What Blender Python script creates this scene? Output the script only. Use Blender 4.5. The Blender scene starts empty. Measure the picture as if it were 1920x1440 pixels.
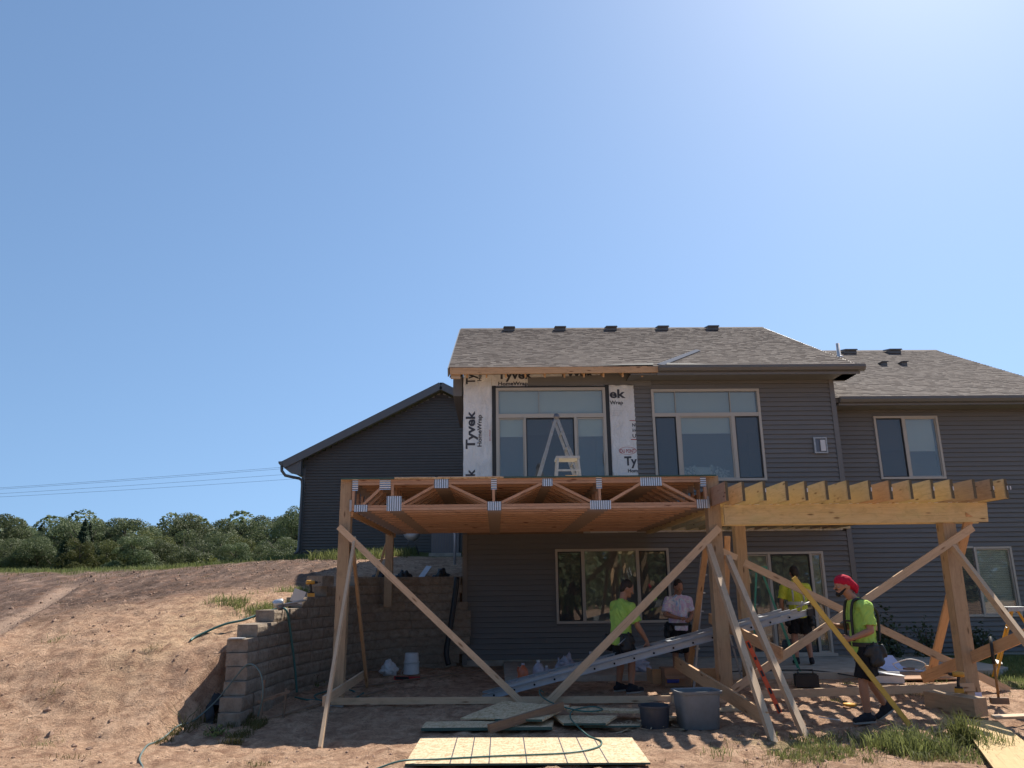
import bpy, bmesh, math, random
import numpy as np
from mathutils import Vector, Matrix, Quaternion, noise
R = math.radians
random.seed(7)
rng = np.random.default_rng(11)
S = bpy.context.scene
COL = S.collection

# ------------------------------------------------------------------ camera
PITCH, YAW, ROLL, EYE = R(14.68), R(1.36), R(0.72), 1.55
fw = Vector((math.sin(YAW)*math.cos(PITCH), math.cos(YAW)*math.cos(PITCH), math.sin(PITCH)))
rt = Vector((math.cos(YAW), -math.sin(YAW), 0)); upv = rt.cross(fw)
cx = rt*math.cos(ROLL) - upv*math.sin(ROLL); cy = upv*math.cos(ROLL) + rt*math.sin(ROLL)
cam = bpy.data.objects.new('camera', bpy.data.cameras.new('camera'))
COL.objects.link(cam)
cam.matrix_world = Matrix(((cx.x, cy.x, -fw.x, 0), (cx.y, cy.y, -fw.y, 0), (cx.z, cy.z, -fw.z, EYE), (0, 0, 0, 1)))
cam.data.sensor_width = 36; cam.data.lens = 36*1450/1920
cam.data.clip_start = .05; cam.data.clip_end = 3000
S.camera = cam

# ------------------------------------------------------------------ sky, sun, exposure
SUN = Vector((.47, .60, 1.0)).normalized()
EL = math.asin(SUN.z); AZ = math.atan2(SUN.x, SUN.y)
W = bpy.data.worlds.new('World'); S.world = W; W.use_nodes = True
wt = W.node_tree; wt.nodes.clear()
sky = wt.nodes.new('ShaderNodeTexSky'); sky.sky_type = 'NISHITA'; sky.sun_disc = False
sky.sun_elevation = EL; sky.sun_rotation = AZ; sky.altitude = 0
sky.air_density = 1.0; sky.dust_density = 0.36; sky.ozone_density = 4.0
bg = wt.nodes.new('ShaderNodeBackground'); bg.inputs[1].default_value = .100
wo = wt.nodes.new('ShaderNodeOutputWorld')
# dry clear air down to the horizon: low directions look up the sky a little higher
tcw = wt.nodes.new('ShaderNodeTexCoord'); sx_ = wt.nodes.new('ShaderNodeSeparateXYZ'); cb_ = wt.nodes.new('ShaderNodeCombineXYZ')
ab_ = wt.nodes.new('ShaderNodeMath'); ab_.operation = 'ABSOLUTE'
ma_ = wt.nodes.new('ShaderNodeMath'); ma_.operation = 'MULTIPLY_ADD'; ma_.inputs[1].default_value = .74; ma_.inputs[2].default_value = .22
wt.links.new(tcw.outputs['Generated'], sx_.inputs[0]); wt.links.new(sx_.outputs[2], ab_.inputs[0]); wt.links.new(ab_.outputs[0], ma_.inputs[0])
wt.links.new(sx_.outputs[0], cb_.inputs[0]); wt.links.new(sx_.outputs[1], cb_.inputs[1]); wt.links.new(ma_.outputs[0], cb_.inputs[2])
wt.links.new(cb_.outputs[0], sky.inputs[0])
tint = wt.nodes.new('ShaderNodeMix'); tint.data_type = 'RGBA'; tint.blend_type = 'MULTIPLY'; tint.inputs[0].default_value = 1; tint.inputs[7].default_value = (.95,.97,.915,1)
wt.links.new(sky.outputs[0], tint.inputs[6]); wt.links.new(tint.outputs[2], bg.inputs[0]); wt.links.new(bg.outputs[0], wo.inputs[0])
sl = bpy.data.lights.new('sun', 'SUN'); sl.energy = 4.4; sl.angle = R(.53); sl.color = (1, .93, .82)
so = bpy.data.objects.new('sun', sl); COL.objects.link(so)
so.rotation_euler = SUN.to_track_quat('Z', 'Y').to_euler()
vs = S.view_settings
S.display_settings.display_device = 'sRGB'
vs.view_transform = 'Standard'; vs.look = 'None'; vs.exposure = 0.85; vs.gamma = 1; vs.use_curve_mapping = False
S.cycles.max_bounces = 10; S.cycles.diffuse_bounces = 8; S.cycles.transparent_max_bounces = 16

# ------------------------------------------------------------------ object helpers
WM = {}
def link(o, parent=None, wm=None):
    COL.objects.link(o)
    wm = wm or Matrix.Identity(4)
    o.matrix_basis = wm
    WM[o.name] = wm
    if parent is not None:
        o.parent = parent; o.matrix_parent_inverse = WM[parent.name].inverted()
    return o
def tag(o, label=None, cat=None, group=None, kind=None):
    if label: o['label'] = label
    if cat: o['category'] = cat
    if group: o['group'] = group
    if kind: o['kind'] = kind
    return o
def thing(name, loc, label, cat, group=None):
    o = bpy.data.objects.new(name, None); o.empty_display_size = .2
    link(o, None, Matrix.Translation(Vector(loc)))
    return tag(o, label, cat, group)
def mesh_obj(name, vs_, fs, mat, parent=None, wm=None, smooth=False):
    me = bpy.data.meshes.new(name); me.from_pydata([tuple(v) for v in vs_], [], fs); me.update()
    if smooth: me.polygons.foreach_set('use_smooth', [True]*len(me.polygons))
    if mat: me.materials.append(mat)
    return link(bpy.data.objects.new(name, me), parent, wm)
def bm_obj(name, bm, mat, parent=None, wm=None, smooth=False):
    me = bpy.data.meshes.new(name); bm.to_mesh(me); bm.free()
    if smooth: me.polygons.foreach_set('use_smooth', [True]*len(me.polygons))
    if mat: me.materials.append(mat)
    return link(bpy.data.objects.new(name, me), parent, wm)
BF = [(0,1,2,3),(7,6,5,4),(0,4,5,1),(1,5,6,2),(2,6,7,3),(3,7,4,0)]
BF = [tuple(reversed(f)) for f in BF]
def boxv(hx, hy, hz, c=(0,0,0)):
    return [(c[0]+x*hx, c[1]+y*hy, c[2]+z*hz) for z in (-1,1) for x,y in ((-1,-1),(1,-1),(1,1),(-1,1))]
def box(name, x0,x1,y0,y1,z0,z1, mat, parent=None):
    c = Vector(((x0+x1)/2,(y0+y1)/2,(z0+z1)/2))
    return mesh_obj(name, boxv(abs(x1-x0)/2,abs(y1-y0)/2,abs(z1-z0)/2), BF, mat, parent, Matrix.Translation(c))
def frame(p0, p1, side):
    """matrix: X along p0->p1, Y = 'side' made perpendicular, origin at the middle"""
    p0, p1, s = Vector(p0), Vector(p1), Vector(side)
    x = (p1-p0).normalized(); y = (s - x*s.dot(x)).normalized(); z = x.cross(y)
    m = Matrix((x,y,z)).transposed().to_4x4(); m.translation = (p0+p1)/2
    return m, (p1-p0).length
def board(name, p0, p1, w, t, side, mat, parent=None, cuts=(0,0)):
    """board of width w along 'side', thickness t; cuts shift the end faces (angled saw cuts)"""
    m, L = frame(p0, p1, side)
    v = boxv(L/2, w/2, t/2)
    v = [(x + (cuts[0] if x < 0 else cuts[1])*(y/w*2), y, z) for x,y,z in v]
    return mesh_obj(name, v, BF, mat, parent, m)
def lathe(bm, prof, c, n=16, axis='Z', sx=1, sy=1, M=None):
    rings = []
    for r, h in prof:
        ring = []
        for i in range(n):
            a = 2*math.pi*i/n
            p = Vector((r*math.cos(a)*sx, r*math.sin(a)*sy, h))
            if M: p = M @ p
            ring.append(bm.verts.new(p + Vector(c)))
        rings.append(ring)
    for a, b in zip(rings, rings[1:]):
        for i in range(n):
            bm.faces.new((a[i], a[(i+1)%n], b[(i+1)%n], b[i]))
    if prof[0][0] > 1e-4: bm.faces.new(list(reversed(rings[0])))
    if prof[-1][0] > 1e-4: bm.faces.new(rings[-1])
def tube(bm, pts, r, n=8, closed=False):
    pts = [Vector(p) for p in pts]
    rr = r if isinstance(r, (list, tuple)) else [r]*len(pts)
    prev = None; up = Vector((0,0,1)); rings = []
    for i, p in enumerate(pts):
        d = (pts[min(i+1,len(pts)-1)] - pts[max(i-1,0)]).normalized()
        if prev is None:
            a = d.cross(up) if abs(d.z) < .95 else d.cross(Vector((1,0,0)))
            a.normalize()
        else:
            a = (prev - d*prev.dot(d)).normalized()
        prev = a; b = d.cross(a)
        rings.append([bm.verts.new(p + (a*math.cos(2*math.pi*k/n) + b*math.sin(2*math.pi*k/n))*rr[i]) for k in range(n)])
    for a, b in zip(rings, rings[1:]):
        for i in range(n):
            bm.faces.new((a[i], a[(i+1)%n], b[(i+1)%n], b[i]))
    bm.faces.new(list(reversed(rings[0]))); bm.faces.new(rings[-1])
def cable(name, pts, r, mat, parent=None, n=8, sub=6):
    pts = [Vector(p) for p in pts]; out = []
    for i in range(len(pts)-1):
        p0, p1, p2, p3 = pts[max(i-1,0)], pts[i], pts[i+1], pts[min(i+2,len(pts)-1)]
        for k in range(sub):
            t = k/sub
            out.append(.5*((2*p1)+(p2-p0)*t+(2*p0-5*p1+4*p2-p3)*t*t+(3*p1-p0-3*p2+p3)*t**3))
    out.append(pts[-1])
    bm = bmesh.new(); tube(bm, out, r, n)
    return bm_obj(name, bm, mat, parent, None, True)
def bbox(bm, x0,x1,y0,y1,z0,z1, M=None):
    v = boxv((x1-x0)/2,(y1-y0)/2,(z1-z0)/2,((x0+x1)/2,(y0+y1)/2,(z0+z1)/2))
    vv = [bm.verts.new(M @ Vector(p) if M else p) for p in v]
    for f in BF: bm.faces.new([vv[i] for i in f])
def prism_x(name, poly, x0, x1, mat, parent=None):
    """polygon in (y,z), extruded along X"""
    n = len(poly)
    v = [(x0, a, b) for a, b in poly] + [(x1, a, b) for a, b in poly]
    f = [tuple(range(n))[::-1], tuple(range(n, 2*n))] + [(i, (i+1)%n, n+(i+1)%n, n+i) for i in range(n)]
    o = mesh_obj(name, v, f, mat, parent); fixn(o); return o
def prism_y(name, poly, y0, y1, mat, parent=None):
    n = len(poly)
    v = [(a, y0, b) for a, b in poly] + [(a, y1, b) for a, b in poly]
    f = [tuple(range(n)), tuple(range(n, 2*n))[::-1]] + [(i, n+i, n+(i+1)%n, (i+1)%n) for i in range(n)]
    o = mesh_obj(name, v, f, mat, parent); fixn(o); return o
def fixn(o):
    bm = bmesh.new(); bm.from_mesh(o.data); bmesh.ops.recalc_face_normals(bm, faces=bm.faces); bm.to_mesh(o.data); bm.free()

# ------------------------------------------------------------------ materials
class G:
    def __init__(s, name, rough=.7, metal=0, spec=.5):
        s.m = bpy.data.materials.new(name); s.m.use_nodes = True; s.t = s.m.node_tree
        s.t.nodes.clear()
        s.out = s.t.nodes.new('ShaderNodeOutputMaterial')
        s.p = s.t.nodes.new('ShaderNodeBsdfPrincipled')
        s.p.inputs['Roughness'].default_value = rough; s.p.inputs['Metallic'].default_value = metal
        s.p.inputs['Specular IOR Level'].default_value = spec
        s.t.links.new(s.p.outputs[0], s.out.inputs[0])
    def n(s, ty, **kw):
        nd = s.t.nodes.new('ShaderNode'+ty)
        for k, v in kw.items():
            if k.startswith('_'): setattr(nd, k[1:], v); continue
            key = int(k[1:]) if k[0] == 'i' and k[1:].isdigit() else k.replace('__', ' ')
            if hasattr(v, 'is_output'): s.t.links.new(v, nd.inputs[key])
            else: nd.inputs[key].default_value = v
        return nd
    def co(s, scale=(1,1,1), rnd=False, kind='Object'):
        tc = s.n('TexCoord'); v = tc.outputs[kind]
        if rnd:
            oi = s.n('ObjectInfo'); r = s.n('Math', _operation='MULTIPLY', i0=oi.outputs['Random'], i1=37.0)
            v = s.n('VectorMath', _operation='ADD', i0=v, i1=r.outputs[0]).outputs[0]
        return s.n('Mapping', Vector=v, Scale=scale).outputs[0]
    def noise(s, v, scale=5, detail=4, rough=.6, dist=0):
        return s.n('TexNoise', Vector=v, Scale=scale, Detail=detail, Roughness=rough, Distortion=dist).outputs[0]
    def ramp(s, f, *st):
        r = s.n('ValToRGB', Fac=f); e = r.color_ramp.elements
        while len(e) < len(st): e.new(.5)
        for el, (p, c) in zip(e, st):
            el.position = p; el.color = (*c, 1) if isinstance(c, (tuple, list)) else (c, c, c, 1)
        return r.outputs[0]
    def mix(s, f, a, b, mode='MIX'):
        m = s.n('Mix', _data_type='RGBA', _blend_type=mode)
        for idx, v in ((0, f), (6, a), (7, b)):
            if hasattr(v, 'is_output'): s.t.links.new(v, m.inputs[idx])
            else: m.inputs[idx].default_value = (*v, 1) if isinstance(v, (tuple, list)) else v
        return m.outputs[2]
    def math(s, op, a, b=0.0):
        return s.n('Math', _operation=op, i0=a, i1=b).outputs[0]
    def col(s, c):
        if hasattr(c, 'is_output'): s.t.links.new(c, s.p.inputs['Base Color'])
        else: s.p.inputs['Base Color'].default_value = (*c, 1)
        return s
    def bump(s, h, strength=.3, dist=.01):
        b = s.n('Bump', Strength=strength, Distance=dist, Height=h); s.t.links.new(b.outputs[0], s.p.inputs['Normal']); return s

def plain(name, c, rough=.6, metal=0, var=.12, scale=6, bump=.1, spec=.5):
    g = G(name, rough, metal, spec); v = g.co(rnd=True)
    n = g.noise(v, scale, 5, .6)
    g.col(g.mix(n, tuple(max(0, x*(1-var*1.6)) for x in c), tuple(min(1, x*(1+var)) for x in c)))
    if bump: g.bump(g.noise(v, scale*8, 3), bump, .004)
    return g.m
def wood(name, c, dark, knot=(.12,.05,.02), stain=None, var=.35):
    g = G(name, .72, 0, .3)
    v = g.co((1.1, 16, 16), rnd=True)
    n = g.noise(v, 1.6, 6, .62, 1.2)
    base = g.mix(g.ramp(n, (.3, 0.), (.7, 1.)), dark, c)
    fine = g.noise(g.co((4, 120, 120), rnd=True), 1, 3, .5)
    base = g.mix(.35, base, g.mix(fine, dark, c))
    oi = g.n('ObjectInfo'); rr = g.math('MULTIPLY', oi.outputs['Random'], var)
    base = g.mix(rr, base, tuple(x*.62 for x in dark))
    blotch = g.noise(g.co((1.3, 3, 3), rnd=True), 1.5, 3, .6)
    if stain: base = g.mix(g.math('MULTIPLY', g.ramp(blotch, (.5, 0.), (.7, 1.)), .5), base, stain)
    vo = g.n('TexVoronoi', Vector=g.co((2.6, 10, 10), rnd=True), Scale=1.0, Randomness=1.0)
    k = g.ramp(vo.outputs['Distance'], (.07, 1.), (.17, 0.))
    base = g.mix(g.math('MULTIPLY', k, .85), base, knot)
    grime = g.noise(g.co((2.2, 5, 5), rnd=True), 2.4, 6, .72, .8)
    base = g.mix(g.math('MULTIPLY', g.ramp(grime, (.50, 0.), (.72, 1.)), .45), base, tuple(x*.5 for x in dark))
    chk = g.noise(g.co((.9, 60, 60), rnd=True), 1.5, 3, .6)
    base = g.mix(g.ramp(chk, (.30, .6), (.36, 0.)), base, tuple(x*.35 for x in dark))
    g.col(base); g.bump(fine, .25, .003)
    return g.m
M = {}
M['spf'] = wood('fresh_pine', (.690,.506,.345), (.529,.368,.230), (.172,.081,.034))
M['spf_warm'] = wood('warm_fir', (.660,.420,.240), (.492,.282,.144), (.120,.048,.018))
M['truss'] = wood('truss_fir', (.60,.385,.26), (.44,.25,.155), (.12,.036,.014), (.46,.24,.14))
M['treated'] = wood('treated_pine', (.696,.540,.300), (.528,.384,.186), (.144,.072,.024), (.504,.444,.216), .3)
M['post'] = wood('treated_post', (.478,.341,.217), (.319,.217,.131), (.102,.058,.029), (.392,.290,.174), .2)
M['endgrain'] = plain('end_grain', (.13,.105,.065), .9, var=.35, scale=40)
M['spf_grey'] = wood('weathered_timber', (.330,.225,.150), (.180,.112,.075))
M['siding'] = None
g = G('vinyl_siding', .78, 0, .22); v = g.co((.6,1,12), kind='Object', rnd=True)
c = g.mix(g.noise(v, 2, 5, .6), (.150,.147,.146), (.205,.201,.199)); oi = g.n('ObjectInfo'); c = g.mix(g.math('MULTIPLY', oi.outputs['Random'], .30), c, (.125,.122,.121))
dz = g.noise(g.co((.5,1,2), kind='Generated'), 3, 5, .7); c = g.mix(g.ramp(dz, (.55, 0.), (.8, .25)), c, (.26,.24,.22))
g.col(c); g.bump(g.noise(g.co((1.2,1,3)), 2, 3), .25, .01); M['siding'] = g.m
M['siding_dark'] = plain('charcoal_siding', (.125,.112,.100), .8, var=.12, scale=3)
M['trim'] = plain('dark_trim', (.153,.144,.139), .5, var=.08)
M['gutter'] = plain('gutter_metal', (.120,.114,.109), .4, var=.08)
M['drip'] = plain('pale_drip_edge', (.45,.42,.38), .5)
M['soffit'] = plain('soffit_panel', (.170,.162,.153), .6)
M['frame'] = plain('almond_window_vinyl', (.450,.405,.352), .45, var=.06, bump=0)
M['frame_dark'] = plain('taupe_window_vinyl', (.280,.245,.210), .45, var=.06, bump=0)
M['gasket'] = plain('dark_gasket', (.025,.025,.027), .6)
M['shade'] = plain('roller_shade_fabric', (.80,.84,.80), .85, var=.04, bump=.05)
M['shade_tan'] = plain('tan_shade_fabric', (.42,.40,.33), .85, var=.04, bump=.05)
M['room'] = plain('room_wall', (.442,.429,.403), .9, var=.05)
M['room_floor'] = plain('room_floor', (.16,.11,.075), .7, var=.1)
def glass(name, tint, lo, dust=.13):
    g = G(name, .05); t = g.t
    tr = g.n('BsdfTransparent'); tr.inputs[0].default_value = (*tint, 1)
    gl = g.n('BsdfGlossy', Roughness=.015); gl.inputs[0].default_value = (.92,.96,1,1)
    wv = g.noise(g.co(), 1.3, 2); b = g.n('Bump', Strength=.06, Distance=.02, Height=wv); t.links.new(b.outputs[0], gl.inputs['Normal'])
    fr = g.n('Fresnel', IOR=1.52)
    f = g.math('ADD', g.math('MULTIPLY', fr.outputs[0], 1.35), lo)
    ms = g.n('MixShader', Fac=f); t.links.new(tr.outputs[0], ms.inputs[1]); t.links.new(gl.outputs[0], ms.inputs[2])
    df = g.n('BsdfDiffuse'); df.inputs[0].default_value = (.5,.5,.48,1)
    m2 = g.n('MixShader', Fac=dust); t.links.new(ms.outputs[0], m2.inputs[1]); t.links.new(df.outputs[0], m2.inputs[2])
    t.links.new(m2.outputs[0], g.out.inputs[0]); return g.m
M['glass'] = glass('window_glass', (.88,.91,.89), .015)
M['screen'] = glass('insect_screen_glass', (.40,.40,.41), .01, .12)
M['galv'] = None
g = G('ribbed_galvanised_plate', .38, .75, .5); v = g.co()
w1 = g.n('TexWave', Vector=v, Scale=9.5, Distortion=0.0); w1.wave_type='BANDS'; w1.bands_direction='X'
g.col(g.mix(g.ramp(w1.outputs[0], (.25, 0.), (.5, 1.)), (.16,.17,.19), (.62,.66,.72))); g.bump(w1.outputs[0], .6, .006); M['galv'] = g.m
g = G('ribbed_galvanised_plate_turned', .38, .75, .5); v = g.co()
w1 = g.n('TexWave', Vector=v, Scale=9.5, Distortion=0.0); w1.wave_type='BANDS'; w1.bands_direction='Z'
g.col(g.mix(g.ramp(w1.outputs[0], (.25, 0.), (.5, 1.)), (.16,.17,.19), (.62,.66,.72))); g.bump(w1.outputs[0], .6, .006); M['galv_v'] = g.m
g = G('dull_galvanised_plate', .6, .3, .3); g.col((.25,.19,.15)); M['galv_shaded'] = g.m  # plate metal for the inner trusses, their shade painted in as a darker colour
M['alu'] = plain('aluminium', (.40,.41,.42), .5, .5, .35, 22)
M['alu_dull'] = plain('weathered_aluminium', (.432,.456,.492), .5, .5, .15, 9)
M['steel'] = plain('dark_steel', (.160,.160,.176), .4, .7)
M['black'] = plain('black_plastic', (.018,.018,.020), .5, var=.2)
M['hole'] = plain('dark_hole', (.006,.006,.006), .9, var=0, bump=0)
g = G('house_wrap_paper', .55, 0, .3); v = g.co()
g.col(g.mix(g.ramp(g.noise(v, 2.5, 5, .65), (.3, 0.), (.7, 1.)), (.74,.73,.72), (.88,.88,.88))); g.bump(g.noise(g.co((1,1,.5)), 4.5, 6, .75, 2.2), 1.0, .06); M['wrap'] = g.m
M['ink'] = plain('printed_ink', (.045,.047,.06), .6, var=.05, bump=0)
M['ink_red'] = plain('printed_red_ink', (.40,.045,.05), .6, var=.05, bump=0)
g = G('asphalt_shingle', .93, 0, .2); at = g.n('Attribute', _attribute_name='tone')
c = g.ramp(at.outputs['Fac'], (0, (.085,.064,.055)), (.35, (.14,.115,.102)), (.7, (.19,.16,.142)), (1, (.27,.235,.205)))
gr = g.noise(g.co(), 160, 2); patch = g.noise(g.co(), .8, 4)
c = g.mix(.35, c, g.mix(gr, (.05,.045,.04), (.34,.30,.27))); c = g.mix(g.math('MULTIPLY', patch, .35), c, (.20,.155,.135))
g.col(c); g.bump(gr, .5, .004); M['shingle'] = g.m
M['felt'] = plain('roofing_felt', (.02,.02,.021), .8)
M['membrane'] = plain('blue_flashing_membrane', (.13,.14,.17), .95, spec=.03)
# concrete block, concrete
g = G('split_face_block', .92, 0, .2); v = g.co(rnd=True)
c = g.ramp(g.noise(v, 9, 6, .7), (.3, (.20,.160,.125)), (.52, (.32,.262,.205)), (.78, (.42,.352,.28)))
oi = g.n('ObjectInfo'); c = g.mix(g.math('MULTIPLY', oi.outputs['Random'], .35), c, (.21,.155,.115)); st_ = g.noise(g.co((1,1,1)), 5, 5, .75, 1.); c = g.mix(g.ramp(st_, (.52, 0.), (.68, .6)), c, (.15,.105,.075))
g.col(c); g.bump(g.noise(v, 26, 6, .75), .9, .02); M['block'] = g.m
g = G('patio_concrete', .85, 0, .3); v = g.co()
g.col(g.ramp(g.noise(v, 3, 7, .7), (.3, (.286,.247,.202)), (.7, (.494,.442,.377)))); g.bump(g.noise(v, 60, 4), .3, .004); M['conc'] = g.m
g = G('oriented_strand_board', .8, 0, .25)
v = g.co((9, 30, 30), rnd=True); vo = g.n('TexVoronoi', Vector=v, Scale=2.0, Randomness=1.0)
v2 = g.co((26, 10, 26), rnd=True); vo2 = g.n('TexVoronoi', Vector=v2, Scale=2.2, Randomness=1.0)
c = g.mix(.5, g.ramp(vo.outputs['Color'], (.1, (.34,.23,.12)), (.5, (.58,.45,.28)), (.9, (.74,.62,.44))), g.ramp(vo2.outputs['Color'], (.1, (.30,.20,.10)), (.6, (.66,.52,.34))))
st = g.ramp(g.noise(g.co((3,9,9), rnd=True), 2.6, 6, .75), (.52, 0.), (.68, 1.))
c = g.mix(g.math('MULTIPLY', st, .6), c, (.36,.20,.09))
g.col(c); g.bump(vo.outputs['Distance'], .3, .003); M['osb'] = g.m
M['osb_grey'] = wood('dusty_panel', (.62,.50,.35), (.46,.36,.24), (.14,.11,.07)) if True else wood('x', (.625,.550,.425), (.450,.388,.288), (.175,.138,.088))
M['osb_edge'] = plain('green_painted_edge', (.035,.085,.075), .7)
M['ply'] = wood('birch_plywood', (.60,.42,.20), (.47,.31,.13), (.3,.17,.07))
M['card'] = plain('cardboard', (.36,.21,.13), .85)
M['paper'] = plain('blueprint_paper', (.52,.57,.80), .8, var=.05)
M['white_pl'] = plain('white_plastic', (.62,.62,.63), .45, var=.15)
M['bag'] = plain('translucent_bag', (.42,.42,.50), .35, var=.3, scale=20)
M['tote'] = plain('grey_tote_plastic', (.19,.20,.21), .5, var=.25, scale=7) if True else plain('x', (.272,.289,.306), .45, var=.18, scale=5)
M['bucket'] = plain('black_bucket_plastic', (.051,.054,.068), .45, var=.25)
M['orange'] = plain('orange_paint', (.72,.10,.025), .45)
M['yellow'] = plain('yellow_fibreglass', (.70,.33,.02), .45, var=.15)
M['yellow_br'] = plain('yellow_straightedge', (.62,.40,.07), .5, var=.2, scale=3)
M['green_fg'] = plain('green_fibreglass', (.05,.27,.20), .5)
M['hose'] = plain('green_hose_rubber', (.035,.13,.115), .45, var=.2)
M['hose_grey'] = plain('grey_green_hose', (.11,.16,.15), .5, var=.2)
M['red'] = plain('red_paint', (.42,.03,.03), .5)
M['juice'] = plain('orange_liquid_jug', (.62,.17,.08), .3)
M['blue'] = plain('blue_wrap', (.05,.09,.50), .4)
M['brass'] = plain('yellow_tool_casing', (.62,.30,.04), .45)
M['magnesium'] = plain('silver_tool_casing', (.50,.52,.54), .35, .6)
M['handle'] = wood('hickory_handle', (.42,.21,.07), (.30,.14,.05))
g = G('patterned_pillow', .9); g.col(g.ramp(g.noise(g.co(), 22, 3, .6), (.45, (.30,.33,.36)), (.55, (.70,.70,.62)))); M['pillow'] = g.m
M['wire'] = plain('power_line_wire', (.10,.11,.13), .6, var=0, bump=0)
# ------------------------------------------------------------------ terrain
def vn(x, y, seed=0):
    xi = np.floor(x).astype(np.int64); yi = np.floor(y).astype(np.int64)
    fx = x-xi; fy = y-yi; fx = fx*fx*(3-2*fx); fy = fy*fy*(3-2*fy)
    def h(a, b):
        n = (a*374761393 + b*668265263 + seed*1274126177) & 0x7fffffff
        n = ((n ^ (n >> 13))*1274126177) & 0x7fffffff
        n = (n ^ (n >> 16)) & 0xffff
        return n/32767.5-1
    return (h(xi,yi)*(1-fx)+h(xi+1,yi)*fx)*(1-fy)+(h(xi,yi+1)*(1-fx)+h(xi+1,yi+1)*fx)*fy
def fbm(x, y, o=4, seed=0):
    r = 0; a = 1.0; t = 0
    for i in range(o):
        r = r+a*vn(x*2**i+i*17.3, y*2**i+i*9.1, seed+i); t += a; a *= .55
    return r/t
def sstep(a, b, x):
    t = np.clip((x-a)/(b-a), 0, 1); return t*t*(3-2*t)
SN_Y = [0, 8, 9.6, 10.2, 10.8, 11.3, 12, 13.2, 14, 16.5, 17.6, 22, 28.5, 36, 60, 90]
SN_Z = [-.15, -.15, -.12, .10, .45, .80, 1.0, 1.27, 1.45, 1.66, 1.87, 2.32, 2.8, 2.75, 1.4, 1.0]
SF_Y = [0, 8, 10, 15, 20, 25, 30, 40, 60, 90]
SF_Z = [.0, .05, .27, .95, 1.62, 2.2, 2.15, 1.6, 1.1, 1.0]
XB_Y = [8.8, 9.5, 9.9, 10.5, 10.9, 11.3, 12, 13.2, 13.9, 14.7, 15.6, 16.25, 16.75, 16.97, 17.06]
XB_X = [-4.9, -4.35, -4.1, -3.95, -3.8, -3.52, -3.42, -3.32, -3.2, -3.1, -2.95, -2.75, -2.2, -.8, -.62]
def patio_z(Y): return -.15*np.clip((12-Y)/2.5, 0, 1)
def hill_z(X, Y):
    near = np.interp(Y, SN_Y, SN_Z); far = np.interp(Y, SF_Y, SF_Z)
    k = sstep(-4.2, -12.5, X)
    return near*(1-k)+far*k
def trackd(X, Y): return X-np.interp(Y, [10, 13.5, 17, 20.7, 24, 28], [-7.25, -8.15, -9.4, -10.8, -12.6, -15.5])
def terrain(X, Y, detail=True):
    X = np.asarray(X, float); Y = np.asarray(Y, float)
    xb = np.interp(Y, XB_Y, XB_X, left=-4.9, right=-.62)
    wid = np.where(Y < 11.3, .16, .05)
    inside = sstep(0, 1, (X-xb+wid)/(2*wid))
    h = hill_z(X, Y); soft = sstep(-5.4, -3.4, X)
    near = Y < 9.5
    inside = np.where(near, soft, inside)
    inside = np.where(X > 5, 1, inside)
    p = patio_z(Y)
    z = h*(1-inside)+p*inside
    z = np.where(X > 14, p, z)
    if detail:
        rough = np.where((X > -.7) & (Y > 12.6), .25, 1.0)
        rough = rough*np.where(Y > 22, .8, 1)
        lum = fbm(X*1.1, Y*1.3, 3, 3)*.035 + fbm(X*2.6, Y*4.5, 4, 8)*.050 + np.abs(fbm(X*6, Y*10, 4, 21))*.050 - .03
        # wheel ruts that bend over the slope
        rr = np.hypot(X+27, Y-3); rut = np.sin(rr*3.1+fbm(X*.5, Y*.5, 2, 5)*2.2)
        hillk = sstep(-4.4, -6.5, X)*sstep(8, 11, Y)*(1-sstep(24, 27, Y))
        lum = lum + hillk*(rut*.022+fbm(X*3, Y*2, 3, 33)*.03)
        lum = lum + hillk*(-.07*np.exp(-((trackd(X,Y))/.30)**2)+.06*np.exp(-((trackd(X,Y)-.48)/.13)**2))
        lum = lum + hillk*.022*np.sin(Y*16+X*3)*np.exp(-((trackd(X,Y)-1.9)/.35)**2)
        z = z + lum*rough
        z = z + np.where((X > -.7) & (Y > 13.0) & (X < 9), -.03, 0)
    return z
def gz(x, y, detail=True): return float(terrain(np.array([x]), np.array([y]), detail)[0])
def axis(core0, core1, step, lo, hi, grow=1.12):
    a = list(np.arange(core0, core1, step)); s = step; x = core0; L = []
    while x > lo: s *= grow; x -= s; L.append(x)
    s = step; x = a[-1]; H = []
    while x < hi: s *= grow; x += s; H.append(x)
    return np.array(L[::-1]+a+H)
xs = axis(-9.5, 8.5, .045, -900, 900, 1.06); ys = axis(7.2, 17.1, .045, -60, 1500, 1.05)
GX, GY = np.meshgrid(xs, ys)
GZ = terrain(GX, GY)
far = np.hypot(GX, GY) > 90
GZ = np.where(far, .9+.0*GX, GZ)
nx, ny = len(xs), len(ys)
me = bpy.data.meshes.new('ground')
me.vertices.add(nx*ny); me.vertices.foreach_set('co', np.stack([GX, GY, GZ], -1).reshape(-1).astype(np.float32))
ii = (np.arange(ny-1)[:,None]*nx+np.arange(nx-1)[None,:]).reshape(-1)
quads = np.stack([ii, ii+1, ii+nx+1, ii+nx], -1).astype(np.int32)
me.loops.add(quads.size); me.loops.foreach_set('vertex_index', quads.reshape(-1))
me.polygons.add(len(quads)); me.polygons.foreach_set('loop_start', np.arange(0, quads.size, 4, dtype=np.int32))
me.polygons.foreach_set('use_smooth', np.ones(len(quads), bool)); me.update(); me.validate()
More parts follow.
